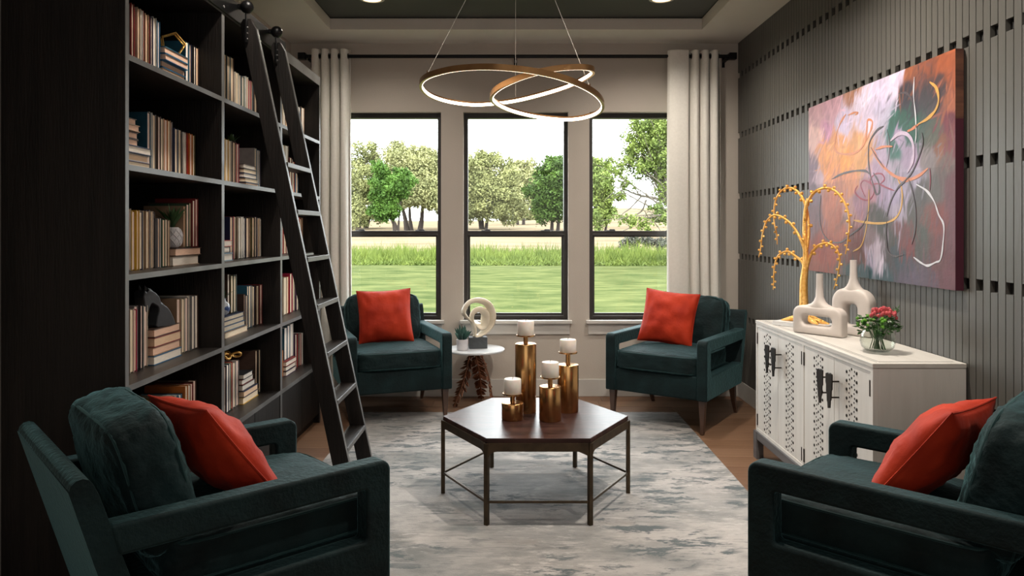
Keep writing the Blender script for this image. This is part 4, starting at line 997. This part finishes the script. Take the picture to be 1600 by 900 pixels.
strokes = [
 ('orange', 3.0, [(1322, 178), (1312, 195), (1305, 220), (1306, 236), (1320, 241), (1338, 238), (1350, 225), (1354, 205), (1356, 188), (1363, 190), (1360, 205), (1352, 222)]),
 ('orange', 2.2, [(1336, 180), (1341, 176), (1335, 176), (1325, 180)]),
 ('ochre', 3.6, [(1453, 128), (1463, 137), (1467, 155), (1462, 172), (1450, 185), (1435, 194)]),
 ('coral', 3.4, [(1436, 194), (1425, 202), (1418, 205)]),
 ('coral', 3.2, [(1369, 233), (1382, 229), (1395, 229)]),
 ('coral', 4.0, [(1363, 232), (1372, 250), (1385, 265), (1400, 276), (1418, 281), (1435, 275), (1450, 263)]),
 ('dark', 2.4, [(1404, 146), (1415, 145), (1423, 152), (1426, 160)]),
 ('dark', 2.6, [(1381, 197), (1370, 204), (1359, 222), (1357, 245), (1359, 268), (1365, 290), (1369, 303), (1374, 300), (1373, 285), (1365, 270)]),
 ('dark', 1.8, [(1361, 230), (1370, 245), (1382, 262)]),
 ('dark', 2.2, [(1441, 207), (1442, 225), (1436, 245), (1426, 268), (1415, 282), (1403, 294), (1392, 315), (1386, 338)]),
 ('dark', 1.5, [(1386, 202), (1390, 222), (1389, 245), (1385, 262)]),
 ('dark', 2.6, [(1300, 280), (1315, 272), (1335, 267), (1352, 267), (1359, 272)]),
 ('dark', 1.9, [(1283, 305), (1281, 335), (1285, 362), (1297, 377), (1315, 378), (1332, 365), (1348, 352), (1358, 330)]),
 ('dark', 2.2, [(1420, 280), (1426, 300), (1431, 330), (1430, 360), (1425, 382)]),
 ('dark', 1.8, [(1386, 345), (1385, 370), (1388, 392), (1398, 400), (1412, 398)]),
 ('ochre', 2.8, [(1334, 344), (1350, 347), (1370, 349), (1388, 347), (1402, 338), (1409, 320), (1409, 295), (1403, 280)]),
 ('ochre', 2.2, [(1358, 296), (1357, 330), (1352, 365), (1345, 385), (1333, 393)]),
 ('white', 2.2, [(1432, 288), (1448, 298), (1460, 315), (1467, 335), (1475, 352), (1474, 380), (1470, 405), (1462, 410), (1450, 415), (1440, 411), (1428, 402)]),
 ('white', 1.8, [(1429, 120), (1428, 150), (1431, 180), (1432, 210), (1430, 225)]),
 ('lavender', 4.6, [(1392, 220), (1405, 209), (1418, 210), (1426, 222), (1428, 240), (1424, 258), (1418, 270)]),
 ('crimson', 2.0, [(1340, 290), (1336, 300), (1345, 310), (1358, 312), (1366, 300), (1362, 288), (1350, 282), (1345, 290), (1352, 308)]),
 ('crimson', 2.0, [(1398, 298), (1385, 293), (1372, 287), (1362, 288), (1360, 280), (1368, 272), (1378, 272), (1382, 280), (1376, 287)]),
 ('crimson', 1.4, [(1453, 262), (1454, 280), (1453, 298)])]
for i, (k, w_, pp) in enumerate(strokes):
    P_ = catmull([(PX-.0012-.0003*(i % 5), *puv(*p)) for p in pp], 8); mb = MB(); vs = []; N_ = len(P_)
    for j, p in enumerate(P_):
        tv = (P_[min(j+1, N_-1)]-P_[max(j-1, 0)]).normalized(); sd = tv.cross(Vector((1, 0, 0))).normalized(); h = w_*.85*4/FPX*(.7+.5*noise.noise(Vector((j*.15, i, 0))))*(.35+.65*min(1, j/4, (N_-1-j)/4))
        vs += [p+sd*h, p-sd*h, p-sd*h+Vector((.0011, 0, 0)), p+sd*h+Vector((.0011, 0, 0))]
    fs = [(0, 1, 2, 3), ((N_-1)*4+3, (N_-1)*4+2, (N_-1)*4+1, (N_-1)*4)]
    for j in range(N_-1):
        for q in range(4): fs.append((j*4+q, (j+1)*4+q, (j+1)*4+(q+1) % 4, j*4+(q+1) % 4))
    mb.add(vs, fs).build('brush_stroke', smat[k], pt, smooth=30)

# ------------------------------------------------------------------ curtains and rod
RY = 6.30; RZ = 2.906
rod = thing('curtain_rod', 'long black curtain rod with square ends above the three windows', 'curtain rod', (0, 0, 0))
MB().tube([(-1.755, RY, RZ), (1.845, RY, RZ)], .015, 16).build('pole', M['blackmetal'], rod)
for s, x in ((-1, -1.78), (1, 1.87)): bx(x-.032, x+.032, RY-.028, RY+.028, RZ-.028, RZ+.028).build('finial', M['blackmetal'], rod, bevel=.004)
for x in (-1.72, .03, 1.82):
    mb = bx(x-.012, x+.012, RY-.008, YB-.001, RZ-.035, RZ-.018); mb.box(x-.012, x+.012, YB-.008, YB-.001, RZ-.075, RZ+.03); mb.build('bracket', M['blackmetal'], rod)
def curtain(label, bounds, z1):
    """bounds: fold outline as (x, y offset) polyline in plan; falls from z1 to the floor"""
    t = thing('curtain', label, 'curtain', (0, 0, 0), 0, 'ivory grommet curtains at the ends of the rod')
    P_ = catmull([(x, RY+dy, 0) for x, dy in bounds], 6); rowsz = [z1, z1-.04, z1-.10, z1-.4, 2.0, 1.4, .8, .3, .02]; vs = []; n_ = len(P_); cx = (bounds[0][0]+bounds[-1][0])/2
    for r, z in enumerate(rowsz):
        f = (z1-z)/z1
        for i, p in enumerate(P_):
            vs.append((cx+(p.x-cx)*(1+.05*f)+.006*math.sin(z*2.1+i*.3)*f, RY+(p.y-RY)*(1-.10*math.sin(f*3)*f)+.005*math.sin(z*3+i*.5)*f, z))
    fs = [(r*n_+i, r*n_+i+1, (r+1)*n_+i+1, (r+1)*n_+i) for r in range(len(rowsz)-1) for i in range(n_-1)]
    o = MB().add(vs, fs).build('panel', M['curtain'], t, smooth=180)
    m = o.modifiers.new('solid', 'SOLIDIFY'); m.thickness = .004; m.offset = 0
    s = o.modifiers.new('sub', 'SUBSURF'); s.levels = 1; s.render_levels = 1
    g = MB().add([(v[0], v[1], v[2]) for v in vs[-n_:]]+[(v[0], v[1], v[2]+.09) for v in vs[-n_:]], [(i, i+1, n_+i+1, n_+i) for i in range(n_-1)])
    for k in range(1, len(bounds)-1):
        if abs(bounds[k][1]) < .012:
            a = MB(); xx = bounds[k][0]; a.tube([(xx, RY+.022*math.cos(q), RZ+.022*math.sin(q)) for q in np.linspace(0, 2*math.pi, 16, endpoint=False)], .004, 6, closed=True); a.build('grommet', M['blackmetal'], t)
    return t
def folds(x0, x1, n, amp=.045):
    L = []; w_ = (x1-x0)/n
    for k in range(n):
        L += [(x0+w_*k, .0), (x0+w_*(k+.2), -amp*.85), (x0+w_*(k+.5), -amp), (x0+w_*(k+.72), -amp*.6), (x0+w_*(k+.82), 0), (x0+w_*(k+.88), amp*.6), (x0+w_*(k+.97), amp*.7)]
    return L+[(x1, 0)]
curtain('ivory curtain in narrow folds at the left end of the rod, behind the bookcase', folds(-1.70, -1.375, 4), 2.965)
curtain('ivory curtain at the right end of the rod, beside the slat wall', [(1.318, -.004), (1.34, -.030), (1.39, -.042), (1.44, -.040), (1.488, -.03), (1.498, 0), (1.505, .035), (1.515, .03)]+folds(1.520, 1.765, 3), 2.955)

# ------------------------------------------------------------------ looping ring chandelier
ch = thing('ring_chandelier', 'bronze looping ring chandelier with a lit inner edge over the coffee table', 'chandelier', (0, 0, 0))
ring = [(657, 131, 3.97), (667, 119, 3.78), (700, 109, 3.62), (735, 105, 3.54), (770, 104.5, 3.5), (805, 107, 3.5), (840, 112, 3.53), (875, 120, 3.58), (905, 131, 3.68), (930, 145, 3.83), (942, 160, 4.03), (938, 173, 4.2), (918, 182, 4.33), (890, 186, 4.4), (855, 184, 4.42), (820, 178, 4.34), (790, 169, 4.18), (771, 158, 3.98), (768, 148, 3.83), (780, 136, 3.74), (805, 124, 3.70), (835, 114, 3.68), (868, 107, 3.68), (900, 104.5, 3.70), (922, 106, 3.78), (927, 112, 3.90), (913, 122, 4.04), (888, 134, 4.16), (850, 146, 4.28), (810, 156, 4.38), (775, 161, 4.44), (740, 163, 4.45), (705, 159, 4.38), (680, 152, 4.28), (664, 143, 4.14)]
P_ = catmull([W(x, y, Y) for x, y, Y in ring], 8, True)
for _ in range(6): P_ = [(P_[i-1]+P_[i]*2+P_[(i+1) % len(P_)])/4 for i in range(len(P_))]
def sweep(P, sec):
    mb = MB(); N_ = len(P); vs = []; fs = []; K = len(sec); Z = Vector((0, 0, 1))
    for i, p in enumerate(P):
        tv = (P[(i+1) % N_]-P[i-1]).normalized(); inn = Z.cross(tv).normalized(); up = tv.cross(inn).normalized()*-1
        up = up if up.z > 0 else -up
        vs += [p+inn*a+up*b for a, b in sec]
    for i in range(N_):
        j = (i+1) % N_
        for k in range(K): fs.append((i*K+k, i*K+(k+1) % K, j*K+(k+1) % K, j*K+k))
    return mb.add(vs, fs)
bronze = mat('brushed_bronze', (.36, .20, .09), .32, 1.0, col2=(.28, .15, .065), scale=8)
sweep(P_, [(-.008, -.014), (.006, -.014), (.006, .014), (-.008, .014)]).build('ring_band', bronze, ch, smooth=50)
sweep(P_, [(.0060, -.0138), (.0085, -.0138), (.0085, .0035), (.0060, .0035)]).build('light_strip', M['led'], ch, smooth=50)
CZ = 3.134; cx, cy = .02, 4.02
MB().lathe([(.09, CZ-.03), (.095, CZ-.026), (.095, CZ)], 36, c=(cx, cy, 0)).build('canopy', bronze, ch)
for (a, b, Y) in ((669, 117, 3.79), (806, 157, 4.385), (920, 139, 3.76)):
    q = W(a, b, Y); best = min(P_, key=lambda p: (p-q).length)
    MB().tube([best+Vector((0, 0, .012)), (cx+(best.x-cx)*.1, cy+(best.y-cy)*.1, CZ-.03)], .0012, 6).build('suspension_cable', M['trim'], ch)
    MB().tube([best+Vector((0, 0, .010)), best+Vector((0, 0, .028))], .003, 8).build('cable_clip', bronze, ch)

# ------------------------------------------------------------------ outdoors
def ground_z(x, y):
    z = -.15
    if y > 40: z += 1.62*min(1, (y-40)/40)
    if y > 80: z += 1.7*min(1, (y-80)/70)
    if y > 70 and x > 5: z += 2.6*min(1, (y-70)/80)*min(1, (x-5)/14)
    return z
vs = []; fs = []; gx = np.linspace(-130, 130, 66); gy = np.concatenate([np.linspace(6.7, 40, 16), np.linspace(44, 230, 46)])
for y in gy:
    for x in gx: vs.append((x, y, ground_z(x, y)+(.05*noise.noise(Vector((x*.2, y*.2, 0))) if y > 12 else 0)))
nX = len(gx)
for j in range(len(gy)-1):
    for i in range(nX-1): fs.append((j*nX+i, j*nX+i+1, (j+1)*nX+i+1, (j+1)*nX+i))
gr = struct(MB().add(vs, fs).build('ground', M['ground'], smooth=180))
nr = np.random.default_rng(5)
# tall grass band
n = 38000; gx_ = nr.uniform(-17, 17, n); gy_ = 32.5+nr.random(n)**1.4*8.5; hh = nr.uniform(.30, .95, n)*np.array([.78+.65*noise.noise(Vector((a*.9, b*.8, 0)))+.35*noise.noise(Vector((a*3.1, b*2, 4))) for a, b in zip(gx_, gy_)])*np.clip((gy_-31.8)/3, .3, 1)
gz_ = np.array([ground_z(a, b) for a, b in zip(gx_, gy_)])-.02
b0 = np.stack([gx_, gy_, gz_], 1); ang = nr.uniform(0, 6.28, n); sd = np.stack([np.cos(ang), np.sin(ang)*.4, 0*ang], 1)*.026; lean = np.stack([nr.normal(0, .22, n), nr.normal(0, .15, n), hh], 1)
o = quads('meadow_grass', np.stack([b0-sd, b0+sd, b0+lean*.7+sd*.6, b0+lean], 1), M['grass']); tag(o, 'band of tall yellow-green grass growing between the lawn and the dry field', 'grass', kind='stuff')

def foliage(name, blobs, nleaf, size, m, parent, seed, Y=None, core=.55):
    R = np.random.default_rng(seed); B = np.array([[*W(px, py, Yb), r] for px, py, Yb, r in blobs]); S_ = []
    for b in B:
        for _ in range(9):
            q = R.normal(size=3); q /= np.linalg.norm(q); rr_ = R.uniform(.22, .48); S_.append([*(b[:3]+q*b[3]*R.uniform(.5, 1.08)*np.array([1, 1, .85])), b[3]*rr_])
    B = np.concatenate([B*np.array([1, 1, 1, .8]), np.array(S_)]); v = B[:, 3]**2; k = R.choice(len(B), nleaf, p=v/v.sum())
    d = R.normal(size=(nleaf, 3)); d /= np.linalg.norm(d, axis=1)[:, None]; rr = (core+(1-core)*R.random(nleaf))*(1+.20*R.normal(size=nleaf))
    c = B[k, :3]+d*(rr*B[k, 3])[:, None]*np.array([1, 1, .85])
    # clump leaves along small twigs
    c += R.normal(size=(nleaf, 3))*size*.4
    a = R.normal(size=(nleaf, 3)); a /= np.linalg.norm(a, axis=1)[:, None]; b = np.cross(a, R.normal(size=(nleaf, 3))); b /= np.linalg.norm(b, axis=1)[:, None]
    s = (size*R.uniform(.6, 1.3, nleaf))[:, None]; a *= s; b *= s*.55
    return quads(name, np.stack([c-a, c-b*.9, c+a, c+b*.9], 1), m, parent)
def tree(label, base, trunks, blobs, nleaf, size, fm, tr, seed, bark='bark', core=.55, cat='tree', group='trees beyond the windows', nbr=None):
    t = thing('tree' if cat == 'tree' else cat, label, cat, (0, 0, 0), 0, group)
    foliage('foliage', blobs, nleaf, size, fm, t, seed, core=core)
    R = random.Random(seed); mb = MB(); g = Vector(base)
    bl = [W(a, b, Yb) for a, b, Yb, r in blobs]
    tops = []
    for (dx, tx, ty, Yt, r) in trunks:
        top = W(tx, ty, Yt); b0 = g+Vector((dx, 0, -.2)); mid = b0.lerp(top, .5)+Vector((R.uniform(-.2, .2), R.uniform(-.2, .2), 0))*(top-b0).length*.15
        P = catmull([b0, mid, top], 5); mb.tube(P, list(np.linspace(r, r*.55, len(P))), 8); tops.append((top, r*.5))
    for q in bl:
        top, r = min(tops, key=lambda a: (a[0]-q).length); mid = top.lerp(q, .5)+Vector((R.uniform(-1, 1), R.uniform(-1, 1), R.uniform(-.2, 1)))*(q-top).length*.12
        P = catmull([top, mid, q], 4); mb.tube(P, list(np.linspace(r*.75, r*.15, len(P))), 6)
        for _ in range(tr):
            a = P[R.randrange(2, len(P))]; e = q+Vector((R.uniform(-1, 1), R.uniform(-1, 1), R.uniform(-.7, .9)))*(R.uniform(.5, 1)*(q-top).length*.5); mb.tube([a, a.lerp(e, .5)+Vector((0, 0, .05)), e], [r*.3, r*.2, r*.06], 5)
    mb.build('trunk', M[bark], t)
    return t
def gb(px, Y): p = W(px, 358, Y); return (p.x, Y, ground_z(p.x, Y))
tree('grey-green mesquite tree standing at the left edge behind the left curtain and window', gb(560, 84), [(0, 560, 330, 84, .35), (.8, 580, 325, 84, .3)],
     [(552, 262, 84, 2.2), (575, 238, 84, 1.6), (560, 290, 82, 2.4), (590, 262, 85, 2.2), (545, 318, 80, 2.2), (568, 345, 79, .9), (590, 335, 80, 1.3), (552, 300, 82, 2.2), (598, 280, 83, 2.0), (575, 315, 83, 2.4), (555, 335, 78, 1.6), (600, 300, 84, 2.0)], 34000, .14, M['mesq'], 4, 1)
tree('tall multi-trunked mesquite tree in the middle of the left-hand window', gb(636, 76), [(.0, 628, 322, 76, .30), (.5, 640, 318, 76, .22), (1.3, 660, 325, 76, .30), (-.9, 606, 330, 76, .26)],
     [(612, 240, 78, 1.5), (625, 252, 77, 1.9), (648, 242, 77, 1.6), (645, 262, 76, 2.2), (668, 258, 76, 2.0), (668, 285, 75, 2.4), (685, 262, 76, 1.8), (650, 292, 74, 2.3), (625, 285, 76, 2.0), (612, 308, 73, 1.4), (642, 310, 73, 1.4), (672, 312, 74, 1.7), (690, 300, 75, 2.0), (692, 318, 75, 1.4)], 60000, .13, M['mesq2'], 5, 2)
tree('bright green young tree in front of the mesquite in the left-hand window', gb(617, 68), [(0, 614, 320, 68, .16), (.3, 625, 322, 68, .12)],
     [(592, 262, 68, .9), (602, 275, 68, 1.1), (596, 298, 67, 1.3), (618, 288, 67, 1.2), (630, 300, 68, 1.0), (606, 318, 67, 1.2), (598, 333, 67, 1.1), (618, 326, 67, .7), (585, 328, 68, .8), (590, 310, 67, 1.0), (628, 270, 69, .8), (640, 285, 69, .8)], 20000, .13, M['bright'], 4, 3, core=.4)
tree('round olive mesquite tree at the left of the middle window', gb(752, 80), [(0, 748, 325, 80, .22), (.5, 764, 322, 80, .2), (.2, 755, 330, 80, .16)],
     [(738, 262, 80, 2.0), (758, 255, 80, 1.7), (775, 268, 80, 2.0), (750, 285, 79, 2.5), (785, 292, 79, 2.2), (730, 290, 80, 2.2), (765, 312, 78, 2.4), (738, 322, 78, 2.0), (795, 318, 79, 2.0), (778, 332, 78, 1.2), (730, 334, 78, 1.2)], 42000, .14, M['mesq'], 4, 4)
tree('pale distant tree at the centre of the middle window', gb(818, 105), [(0, 818, 318, 105, .25), (-.8, 806, 322, 105, .2)],
     [(805, 265, 105, 2.0), (822, 262, 105, 2.0), (832, 275, 105, 2.0), (815, 290, 104, 2.6), (838, 300, 104, 2.2), (800, 300, 104, 2.6), (820, 315, 103, 2.2), (808, 325, 102, 1.6)], 20000, .18, M['mesq2'], 4, 5)
tree('dense dark green tree at the right of the middle window', gb(862, 74), [(0, 862, 330, 74, .2), (.6, 874, 330, 74, .2)],
     [(850, 275, 74, 1.6), (868, 268, 74, 1.6), (884, 262, 74, 1.8), (845, 298, 73, 1.7), (866, 300, 73, 2.1), (888, 295, 73, 2.1), (858, 322, 73, 1.8), (880, 325, 73, 1.8), (845, 325, 73, 1.0), (898, 315, 73, 1.8)], 30000, .15, M['deep'], 3, 6)
tree('yellow-green bushy tree at the left of the right-hand window', gb(935, 66), [(0, 938, 335, 66, .16), (.5, 950, 335, 66, .14)],
     [(925, 270, 66, 1.6), (940, 262, 66, 1.2), (935, 290, 65, 1.8), (950, 305, 65, 1.2), (930, 320, 65, 1.7), (948, 332, 65, 1.1), (935, 345, 64, 1.0), (915, 300, 66, 1.7)], 26000, .12, M['near'], 3, 7)
t = tree('large airy green tree leaning in from the right of the right-hand window', gb(1120, 31), [(0, 1105, 330, 31, .28), (-.3, 1060, 345, 30, .14)],
     [(1005, 215, 30, .85), (1025, 205, 30, .95), (1040, 235, 30, 1.0), (1020, 195, 31, .6), (1050, 200, 30, 1.0), (975, 255, 30, .55), (990, 238, 30, .6), (960, 268, 29.5, .45), (1000, 262, 30, .7), (1025, 262, 30, .8), (1045, 275, 30, .8), (980, 285, 29.5, .42), (1035, 300, 30, .5), (990, 345, 29, .35), (1010, 350, 29, .40), (1035, 340, 29.5, .55), (970, 340, 29, .3), (1045, 320, 30, .5), (1075, 250, 30, 1.4), (1080, 205, 30, 1.2), (1085, 300, 30, 1.2), (1025, 325, 29.5, .35), (1000, 200, 30, .6), (985, 215, 30, .45), (1040, 210, 30, 1.1), (950, 285, 29.5, .35), (1015, 240, 30, .8), (1040, 260, 30, .9)], 34000, .062, M['near'], 4, 8, bark='barkn', core=.15)
mb = MB()
for pp, r0 in (([(1105, 345), (1060, 330), (1030, 312), (1003, 306), (985, 300), (968, 290)], .09), ([(1060, 352), (1030, 345), (1000, 340), (985, 355), (970, 362)], .05), ([(1003, 306), (985, 325), (972, 335), (965, 350)], .04), ([(1000, 306), (985, 285), (965, 275)], .03), ([(1060, 330), (1040, 290), (1015, 262), (1000, 235)], .05), ([(1010, 312), (1002, 330), (985, 340), (978, 352)], .045)):
    P_ = catmull([W(a, b, 30) for a, b in pp], 5); mb.tube(P_, list(np.linspace(r0, r0*.25, len(P_))), 7)
mb.build('branch', M['barkn'], t)
t = thing('low_shrub', 'low dark shrub in the grass below the right-hand window rail', 'shrub', (0, 0, 0))
foliage('foliage', [(975, 380, 44, .35), (990, 378, 44, .45), (1010, 378, 44, .5), (1030, 380, 44, .5), (1045, 380, 44, .45)], 4500, .07, mat('dusky_shrub_foliage', (.07, .075, .05), .8, col2=(.03, .03, .025), scale=2), t, 12)
# distant tree line closing the horizon
for k, (px, Y, n_, lb) in enumerate(((520, 150, 5, 'hazy far tree row behind the left curtain'), (845, 160, 3, 'hazy far tree row low behind the middle window trees'), )):
    tree(lb, gb(px, Y), [(0, px, 335, Y, .3)], [(px+(i-n_/2)*22, 338+(i*7 % 5), Y, 2.2) for i in range(n_)], 5000, .3, M['mesq'], 1, 20+k, group='far tree rows')
